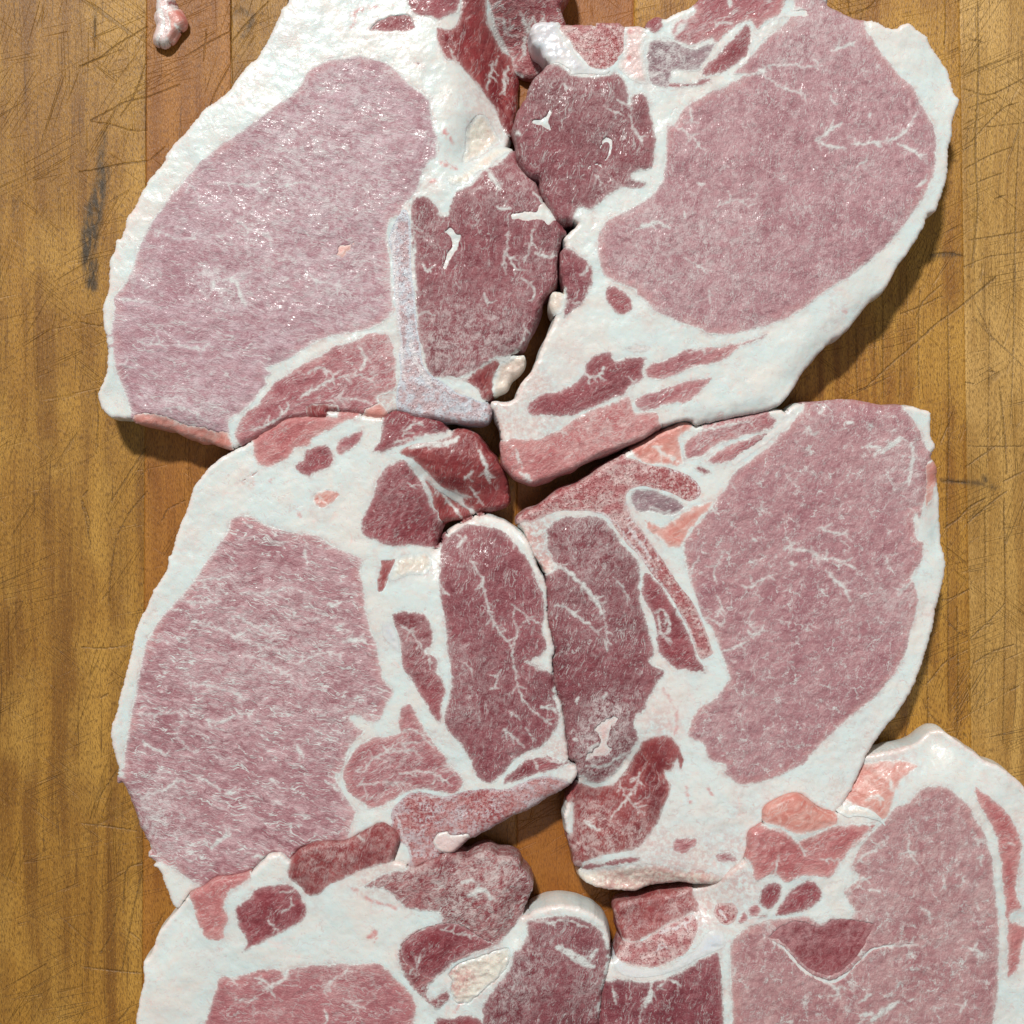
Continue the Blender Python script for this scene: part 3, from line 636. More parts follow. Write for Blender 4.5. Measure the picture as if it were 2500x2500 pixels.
# ---- chop 1: upper left
build_chop('upper left raw pork chop with a long thin T-shaped bone and frosted pale loin',
 """00: 1420,-300 1400,-60 1380,20 1345,60 1330,100 1270,230 1180,385 1100,450 1010,580 960,635 820,735 780,785 735,825 720,860 610,975 570,1030 545,1090 480,1170 430,1240 345,1400 300,1470 275,1570 260,1605 230,1610 220,1680 180,1770 185,1800 172,1870
 01: 180,190 175,300 150,360 135,410 140,520 165,650 165,760 150,880 120,940 92,1010 105,1060 130,1105 180,1155 250,1160 310,1165 380,1190 440,1200 560,1225 650,1260 720,1285 860,1320 1000,1365 1060,1340 1160,1290 1260,1230 1380,1160 1500,1150 1640,1150
 11: 0,1112 150,1118 280,1145 370,1150 440,1112 520,1120 560,1138 700,1155 870,1180 1060,1190 1095,1140 1100,1095 1075,1050 1110,1000 1200,950 1230,880 1310,810 1322,740 1290,742 1240,730 1290,700 1340,640 1390,520 1420,440 1450,350 1530,260 1540,150
 10: 1545,1700 1575,1600 1600,1560 1540,1470 1470,1390 1415,1290 1390,1225 1325,1150 1285,1090 1265,1000 1240,962 1200,950 1215,905 1240,800 1258,650 1268,450 1280,400 1330,420 1440,430 1500,380 1530,200 1598,130 1565,0 1540,-300""",
 22, [
 ('bone', 'boneg', """10: 500,1420 540,1430 560,1560 560,1750 575,1932 11: 582,280 590,400 605,560 625,680 645,800 700,870 780,920 870,990 960,1020 1050,1060 1090,1090 1095,1140 1060,1180 870,1175 700,1150 560,1135 500,1110 460,1060 470,960 490,860 480,740 490,640 470,500 450,330 440,200 430,60 10: 410,1620 440,1520""",
   dict(dome=.3, lift=.1, rag=.12, strokes=[("10: 470,1500 440,1650 455,1800 11: 460,300 480,550 500,740 520,900", 26), ("11: 560,640 600,800 700,940", 40)])),
 ('loin_muscle', 'loin1', """10: -30,408 60,375 180,360 280,390 380,410 480,490 560,570 640,620 690,680 700,760 720,870 745,940 735,1060 690,1090 640,1180 620,1260 560,1340 520,1380 490,1450 430,1480 400,1560 410,1640 420,1760 430,1900
 11: 430,240 440,350 440,450 380,510 300,560 150,590 0,620 01: 1700,610 1600,640 1500,700 1400,760 1320,800 1240,830 1290,850 1240,900 1260,930 1200,990 1160,1050 1080,1120 1000,1170 990,1220 1010,1320 1000,1370 860,1320 720,1285 650,1260 560,1225 440,1195 380,1180 330,1130 300,1040 260,930 215,800 205,650 195,560 215,430 215,350 260,280 320,200 360,90 375,0
 00: 400,1620 450,1520 510,1430 580,1340 650,1250 720,1170 770,1110 850,1050 920,980 1000,930 1120,850 1240,760 1330,690 1400,640 1480,560 1500,510 1560,450 1620,420 1720,385 1800,365 1870,370""",
   dict(dome=.6, rag=.2, haze=[("01: 880,240 1050,300", 60, .8), ("00: 1500,850 1400,1050 1750,1300 1250,1600", 190, .5), ("01: 350,200", 60, .6), ("11: 100,300 300,150", 110, .5), ("10: 200,1100 100,700", 160, .45), ("01: 850,1100 650,1020", 70, .5)],
    strokes=[("01: 380,640 480,670 560,640", 10), ("01: 640,640 700,680 830,700", 10), ("00: 900,1230 1100,1240 1250,1290", 9), ("00: 1040,1480 1120,1540 1270,1600", 10),
     ("01: 960,230 1040,240 1060,330 1110,390", 22), ("01: 880,240 890,280", 16), ("01: 1500,160 1600,240 1750,270", 8), ("01: 220,350 300,370 460,380", 8), ("10: 560,905 650,910 740,970", 5),
     ("01: 890,430 970,440", 8), ("01: 560,1090 700,1100 860,1190", 10), ("01: 260,800 370,830", 8), ("00: 1330,1260 1500,1230 1620,1300", 7), ("00: 700,1220 800,1330", 6), ("00: 480,1540 620,1600 760,1610", 6)])),
 ('side_muscle', 'orange', "01: 330,1140 440,1118 520,1135 600,1150 700,1200 830,1215 900,1240 980,1250 1010,1310 1010,1375 860,1322 720,1287 560,1227 440,1197", dict(dome=.1, lift=.05, strokes=[("01: 830,1190 880,1220 960,1230", 16)])),
 ('blood_spot', 'orange', "10: 50,1720 70,1660 140,1640 185,1610 190,1650 150,1690 110,1740", dict(dome=.2, lift=.1, rag=.5, crease=.2)),
 ('cap_muscle', 'cap', """01: 1900,610 1800,650 1700,680 1600,740 1490,790 1400,850 1300,910 1230,1000 1180,1060 1100,1120 1060,1180 1020,1270 1060,1330 1160,1290 1260,1230 1380,1165 1500,1150 1640,1150 11: 0,1112 150,1118 280,1145 370,1150 370,1090 340,1020 460,970 470,860 460,740 430,620 380,590 280,590 150,640 60,665""",
   dict(dome=.6, reach=4, strokes=[("01: 1470,1020 1600,950 1700,890", 20), ("01: 1130,1240 1250,1210 1340,1150 1400,1080", 16), ("01: 1530,860 1600,820 1700,870", 14), ("11: 200,680 260,760 220,830", 22), ("11: 60,900 200,870 320,930", 9), ("01: 1700,1020 1830,1040", 12), ("11: 0,1050 150,1030 300,1060", 9)],
    haze=[("11: 330,700 380,850", 80, .6), ("11: 150,1000", 60, .4)])),
 ('dark_streak', 'red', "01: 1500,1090 1580,1060 1700,1070 1760,1080 1720,1120 1600,1145 1530,1125", dict(dome=.2, lift=.15)),
 ('orange_tissue', 'orange', "11: 280,1080 350,1050 380,1090 370,1145 290,1140 150,1110 200,1090", dict(dome=.4, reach=3)),
 ('tenderloin', 'tender', """10: 560,1370 620,1320 690,1335 740,1400 760,1440 800,1440 830,1370 870,1290 960,1240 1000,1190 1060,1130 1150,1080 1250,975 1290,1080 1330,1150 1400,1230 1420,1290 1480,1400 1560,1500 1610,1560 1580,1640 1545,1700 1540,1900
 11: 1540,150 1530,260 1450,350 1420,440 1390,520 1340,640 1290,700 1240,730 1200,740 1130,760 1030,820 950,870 880,900 820,890 740,890 690,870 650,780 630,680 600,590 600,480 590,400 590,280 580,150 580,20 10: 565,1750 562,1560""",
   dict(dome=1.2, domer=6, strokes=[("10: 640,1780 660,1820 700,1830", 16), ("10: 1070,1130 1110,1190 1160,1270", 40), 
     ("10: 1220,1560 1200,1690 1180,1760 1200,1850", 9), ("10: 1190,1700 1250,1780 1270,1850", 12), ("10: 1400,1710 1500,1730 1540,1700", 18), ("10: 1390,1520 1370,1640 1330,1760", 8), ("10: 1140,1400 1240,1410", 18), ("10: 1390,1300 1440,1340 1470,1420", 24),
     ("11: 1060,330 1085,400", 20), ("11: 1310,220 1360,260 1400,300 1380,380", 12), ("11: 1330,520 1320,640", 8), ("11: 600,470 680,440", 12), ("10: 570,1500 590,1700", 10)],
    haze=[("11: 760,650 900,780 1100,620 860,620", 110, .9), ("10: 650,1600", 60, .6), ("10: 1250,1250 1050,1200", 90, .6), ("10: 1450,1750", 60, .5)])),
 ('fat_shred', 'fat', "10: 1230,1445 1330,1420 1395,1425 1425,1370 1440,1300 1472,1330 1455,1410 1525,1470 1490,1540 1440,1490 1350,1502 1240,1482", dict(dome=.6, domer=1.5, rag=.5)),
 ('fat_shred', 'fat', "10: 778,1560 830,1520 870,1560 905,1580 890,1660 850,1730 800,1820 770,1800 792,1720 830,1650 822,1600", dict(dome=.3, domer=1.5, rag=.4)),
 ('ridge_fat', 'fatw', "10: 890,1170 1000,1070 1060,1010 1120,960 1180,945 1250,975 1190,1010 1130,1060 1090,1120 1000,1150 960,1230 900,1250 830,1240 800,1190", dict(dome=.9, domer=2, rough=.3)),
 ('red_flap', 'red', "11: 950,880 1030,820 1100,770 1140,760 1160,800 1120,880 1110,960 1085,1040 1050,1045 1000,960 900,900", dict(dome=.9)),
 ('fat_tag', 'fatw', "11: 1150,800 1200,760 1300,742 1322,765 1290,830 1240,880 1220,930 1150,990 1100,1010 1110,900", dict(dome=.8, rough=.5, rag=.6)),
 ('side_muscle', 'red', """10: 730,190 830,190 880,110 900,0 920,-300 1060,-300 1075,80 1120,170 1190,260 1240,290 1262,430 1255,560 1245,650 1235,780 1215,900 1130,700 1070,620 1020,560 950,490 870,410 800,400 760,330""",
   dict(dome=1.2, domer=5, rag=.2, strokes=[("10: 1110,350 1090,460 1070,560", 10), ("10: 1220,350 1190,450 1190,560", 22), ("10: 830,330 870,420", 9), ("10: 1150,300 1120,380", 8)])),
 ('upper_muscle', 'dark', "10: 540,30 600,100 680,115 740,140 800,110 880,70 900,-60 920,-300 480,-300", dict(dome=.7)),
 ('muscle_sliver', 'dark', "10: 270,205 320,140 430,95 550,92 590,160 600,190 540,212 400,217 300,215", dict(dome=-.6, lift=-.3)),
 ('muscle_fleck', 'dark', "10: 590,408 615,412 638,440 620,450 598,432", dict(dome=.1, lift=-.1, rag=.15)),
 ('torn_flap', 'mess', "10: 1075,-300 1560,-300 1598,130 1540,200 1500,380 1440,430 1330,420 1250,400 1240,290 1180,250 1120,160",
   dict(dome=1.0, strokes=[("10: 1100,50 1130,160 1210,250", 44), ("10: 1180,60 1200,150 1250,100", 20), ("10: 1380,60 1330,200 1330,270", 36), ("10: 1450,40 1470,110", 7), ("10: 1300,20 1350,120", 20)])),
 ('brown_fat', 'fatw', "10: 930,830 1010,740 1080,760 1140,850 1160,900 1100,970 1030,1030 950,1080 900,1080 920,960", dict(dome=.3, rough=.4, rag=.3, lift=-.1)),
 ], relief=[("10: 1250,250 1250,600 1230,900", 80, -8), ("10: 1400,200 1450,350", 160, -5), ("10: 1330,380 1420,420", 120, -4), ("01: 560,1240 860,1330", 32, -3.0), ("01: 130,1050", 60, -2.0),
   ("10: 1000,900 950,1040", 45, -3.5), ("11: 1180,900 1260,820", 45, -4)],
 base_strokes=[("10: 165,180 190,150 180,110 200,70 340,40", 13), ("10: 780,870 810,920 840,960", 26), ("10: 760,1100 820,1110 860,1130", 22), ("10: 660,1250 720,1210", 10), ("11: 400,985 450,960", 26), ("11: 430,290 430,330", 16), ("11: 430,400 440,440", 20)],
 base_haze=[("11: 340,1030", 60, .7), ("10: 1100,800 1060,620", 60, .35)], seed=3)

# ---- chop 2: upper right
build_chop('upper right raw pork chop with knobby white bone tip and broad speckled pink loin',
 """10: 1375,190 1400,150 1450,138 1550,140 1570,158 1700,160 1830,168 20: 150,152 250,152 310,150 350,175 440,172 490,185 510,140 560,108 620,120 700,80 760,60 830,20 900,-60 1000,-140 1700,-140
 30: 610,15 700,65 800,108 870,125 950,140 1010,175 1080,185 1110,160 1170,155 1210,190 1260,215 1290,230 1310,280 1360,350 1420,430 1450,500 1465,580 1480,640 1503,660 1480,740 1455,820 1450,920 1430,1000 1425,1100 1415,1200 1380,1310 1345,1415 1290,1440 1260,1530 1180,1660
 31: 1100,110 1000,290 900,380 760,550 640,640 540,740 450,850 400,940 300,1060 21: 1370,1080 1250,1120 1080,1150 900,1190 830,1205 800,1180 740,1175 600,1215 480,1285 370,1335 200,1400 0,1495
 11: 1560,1535 1450,1575 1380,1595 1280,1570 1190,1480 1170,1370 1165,1300 1160,1220 1130,1130 1102,1090 1105,1045 1180,1050 1250,1040 1290,960 1310,920 1380,830 1400,790 1430,720 1480,600 1530,490 1500,400 1515,320 1560,312 1600,330 1600,270 1575,150 1578,50
 10: 1570,1700 1600,1660 1590,1610 1650,1550 1690,1500 1620,1480 1560,1480 1520,1420 1450,1300 1430,1200 1370,1180 1320,1120 1290,1060 1280,960 1265,880 1280,760 1340,660 1370,560 1420,500 1480,440 1500,420 1460,370 1440,320 1390,280""",
 24, [
 ('bone', 'marrow', "10: 1550,155 1700,160 1830,165 20: 150,152 300,152 345,180 350,300 330,350 260,440 200,460 120,450 20,340 10: 1600,230 1560,190",
   dict(dome=.2, lift=.0, haze=[("20: 230,290 220,400", 50, .9)])),
 ('cartilage', 'cart', "10: 1375,190 1400,150 1450,138 1545,145 1580,240 1640,310 1680,370 1760,450 1850,470 20: 250,470 200,500 60,492 -20,500 10: 1640,475 1560,420 1500,430 1460,370 1440,320 1390,270",
   dict(dome=1.6, domer=3, lift=.15, rag=.2)),
 ('connective_tissue', 'fatp', "20: 350,175 440,172 490,200 480,270 470,350 490,450 500,560 430,550 370,520 300,440 335,350", dict(dome=.6, strokes=[("20: 375,385 385,395", 20), ("20: 380,215 400,210", 16)])),
 ('loin_muscle', 'loin2', """20: 1450,130 1390,190 1300,245 1220,350 1130,440 1070,500 1160,500 1050,560 960,600 870,640 770,700 720,760 690,820 630,850 620,920 620,1020 605,1170 600,1200 540,1300 450,1360 330,1430 230,1480 170,1560 160,1680 180,1800 230,1890
 21: 210,200 290,260 400,290 430,340 480,370 540,440 620,480 730,530 840,560 900,590 1000,605 1100,590 1230,560 1400,510 1470,470 1580,410 1700,310 1830,230 1930,160 30: 900,1750 1020,1650 1120,1530 1180,1440 1260,1330 1310,1220 1340,1100 1345,960 1330,850 1290,780 1230,660 1190,580 1110,520 1060,450 960,330 930,260 880,220 860,130 800,108 700,65 610,15 520,-140 400,-140 380,60""",
   dict(dome=.8, domer=5, rag=.25, strokes=[("20: 1050,500 1150,510 1240,495 1270,480", 14), ("20: 1255,480 1290,482", 50), ("20: 1270,500 1380,580 1500,620 1560,640", 9), ("20: 1270,450 1450,440 1600,455 1650,430 1620,400", 10), ("20: 640,830 780,900 880,1010", 8),
     ("20: 780,700 795,800 805,860", 9), ("20: 840,1230 880,1245", 26), ("20: 970,1390 1100,1340 1180,1400", 9), ("20: 740,1420 750,1460", 18), ("20: 420,1540 560,1500 650,1540", 26), ("30: 530,950 620,880 700,830", 30), ("30: 540,950 620,990 730,1000", 18),
     ("30: 770,980 950,960 1070,930 1140,870 1210,760", 18), ("30: 940,960 960,990", 30), ("30: 1080,970 1200,1030 1245,1060", 22), ("30: 800,1130 870,1080", 12), ("30: 640,340 720,310 790,280", 22), ("30: 400,60 460,70", 44), ("30: 1200,1260 1280,1210", 26),
     ("30: 430,600 440,640", 18), ("30: 620,650 650,700", 12), ("21: 750,80 900,180", 8), ("21: 910,300 920,380", 8), ("30: 900,760 890,800", 16)],
    haze=[("20: 450,1480 600,1700 900,1600", 110, .45), ("30: 500,100 650,170", 110, .5), ("21: 500,100", 120, .35)])),
 ('seam_fat', 'fat', "20: 1560,50 1580,110 1400,120 1370,180 1290,250 1220,330 1190,400 1130,450 1070,490 1010,520 1130,440 1165,380 1185,290 1205,200 1240,230 1300,170 1400,95", dict(dome=.2, rag=.5)),
 ('cap_muscle', 'grey', "20: 500,300 560,260 680,270 760,310 830,325 930,290 960,300 870,440 850,480 690,480 660,540 640,590 560,580 510,540 490,440", dict(dome=.5, haze=[("20: 620,420 560,480 650,500", 75, 1.0)])),
 ('cap_muscle', 'dark', "20: 870,460 960,370 1080,240 1160,165 1200,180 1195,280 1170,370 1090,440 970,505 900,522 865,500", dict(dome=.5)),
 ('cap_muscle', 'dark', "20: 650,560 820,555 860,525 940,530 860,580 740,592 650,590", dict(dome=.3)),
 ('top_muscle', 'cap', "20: 700,290 650,220 700,140 800,100 840,10 900,-60 1000,-140 1440,-140 1400,80 1290,150 1240,205 1190,140 1090,180 960,290 930,260 820,310 760,300", dict(dome=.6, strokes=[("20: 680,240 720,200 760,130", 40), ("20: 950,190 1000,150 1080,160", 14), ("20: 1050,0 1060,40", 30)], haze=[("20: 700,200", 60, .7)])),
 ('muscle_knot', 'dark', "20: 520,210 525,150 590,138 605,180 555,225", dict(dome=.4)),
 ('tenderloin', 'tenderg', """10: 1420,500 1480,450 1560,430 1640,490 1740,512 20: 200,497 300,490 350,540 370,620 380,700 390,640 480,620 520,720 545,850 560,950 550,1050 530,1130 450,1150 400,1165 400,1200 500,1220 490,1260 400,1270 330,1265 230,1330 120,1420
 10: 1700,1400 1640,1470 1560,1470 1530,1430 1460,1290 1430,1200 1370,1180 1320,1120 1290,1060 1280,960 1265,880 1280,760 1340,660 1370,560""",
   dict(dome=1.2, domer=6, strokes=[("20: 400,860 450,940", 24), ("20: 300,680 370,710", 14),
     ("10: 1600,570 1610,620", 20), ("10: 1270,890 1290,910", 30), ("20: 385,640 388,760 400,860", 5), ("20: 400,580 480,600", 26), ("20: 230,740 330,770", 9), ("20: 150,1180 190,1230", 7)],
    haze=[("10: 1500,500 1700,520", 80, .6), ("20: 250,750", 90, .35), ("20: 250,1280", 60, .6)])),
 ('fat_shred', 'fat', "10: 1478,675 1502,682 1520,760 1500,815 1522,885 1470,875 1440,850 1370,838 1368,805 1440,800 1480,745", dict(dome=.4, domer=1.5, rag=.5)),
 ('fat_shred', 'fat', "20: 180,1060 172,980 200,920 240,915 272,950 262,1040 235,1085 200,1085 225,1040 232,970 205,985 195,1060", dict(dome=.4, domer=1.5, rag=.3)),
 ('fat_shred', 'fat', "20: 75,1170 100,1110 160,1095 200,1110 222,1190 200,1180 170,1125 120,1130 95,1165", dict(dome=.4, domer=1.5, rag=.3)),
 ('inner_muscle', 'tender', "10: 1580,1690 1620,1665 1700,1720 1760,1755 1785,1800 1792,1850 11: 1785,260 1720,390 1660,430 1590,490 1600,380 1600,300 1575,150 1578,60", dict(dome=.8, strokes=[("11: 1700,195 1740,170 1775,120", 18), ("11: 1650,390 1700,380", 12)])),
 ('fat_ball', 'fatw', "11: 1500,400 1515,325 1560,315 1595,340 1590,430 1535,485", dict(dome=.8)),
 ('muscle_eye', 'dark', "21: 220,290 260,265 340,300 400,360 402,420 350,465 300,465 230,400 213,340", dict(dome=.4, rag=.15)),
 ('belly_muscle', 'cap', "21: 480,840 530,780 620,770 700,720 780,690 900,680 1000,680 1080,650 1200,630 1310,585 1280,625 1120,690 1040,760 950,800 800,830 640,890 560,905 490,880", dict(dome=.4, strokes=[("21: 530,790 560,740", 9), ("21: 780,720 900,690", 14)])),
 ('belly_muscle', 'cap', "21: 410,1050 450,1010 600,960 800,900 900,890 940,890 900,940 830,1010 740,1070 700,1060 620,1080 540,1110 450,1115", dict(dome=.4)),
 ('belly_muscle', 'dark', "11: 1330,1100 1370,1040 1450,990 1560,970 1650,930 1720,870 1740,790 1800,730 1900,710 21: 250,710 290,770 360,750 500,750 470,830 480,890 430,930 370,970 330,1010 200,1070 60,1120 -40,1150 11: 1480,1150 1380,1150",
   dict(dome=.7, strokes=[("21: 70,850 120,890 180,870 200,820", 22), ("21: 100,900 110,930", 16), ("21: 430,900 380,960 390,1040", 26)])),
 ('belly_muscle', 'pink', "11: 1168,1340 1250,1290 1320,1300 1420,1290 1560,1240 1620,1190 1720,1130 21: 180,1080 300,1040 380,1010 400,1080 420,1120 550,1115 580,1150 575,1190 480,1285 350,1340 200,1400 0,1495 11: 1560,1535 1450,1575 1380,1595 1280,1570 1190,1480",
   dict(dome=.7, strokes=[("11: 1300,1530 1350,1560 1370,1580", 36), ("11: 1560,1230 1620,1280", 10), ("11: 1270,1380 1290,1440 1310,1500", 12), ("21: 400,1010 430,1110", 22)], haze=[("21: 100,1170 250,1230", 100, .5)])),
 ('fat_strip', 'fatp', "21: 350,690 430,670 520,680 490,710 400,712", dict(dome=.2)),
 ], relief=[("31: 950,420 420,900", 40, -2.5), ("21: 1300,1130 900,1220", 30, -2.5), ("30: 1450,450 1400,300", 60, -2.0), ("30: 430,-20 800,90", 40, -1.5), ("10: 1400,230", 60, -1)],
 base_strokes=[("31: 710,440 735,445", 18), ("21: 980,1140 1000,1135", 20), ("20: 340,1465 350,1500", 8)], base_haze=[("11: 1450,1180 1200,1220 1380,950 1150,1150", 70, .5)], seed=11)

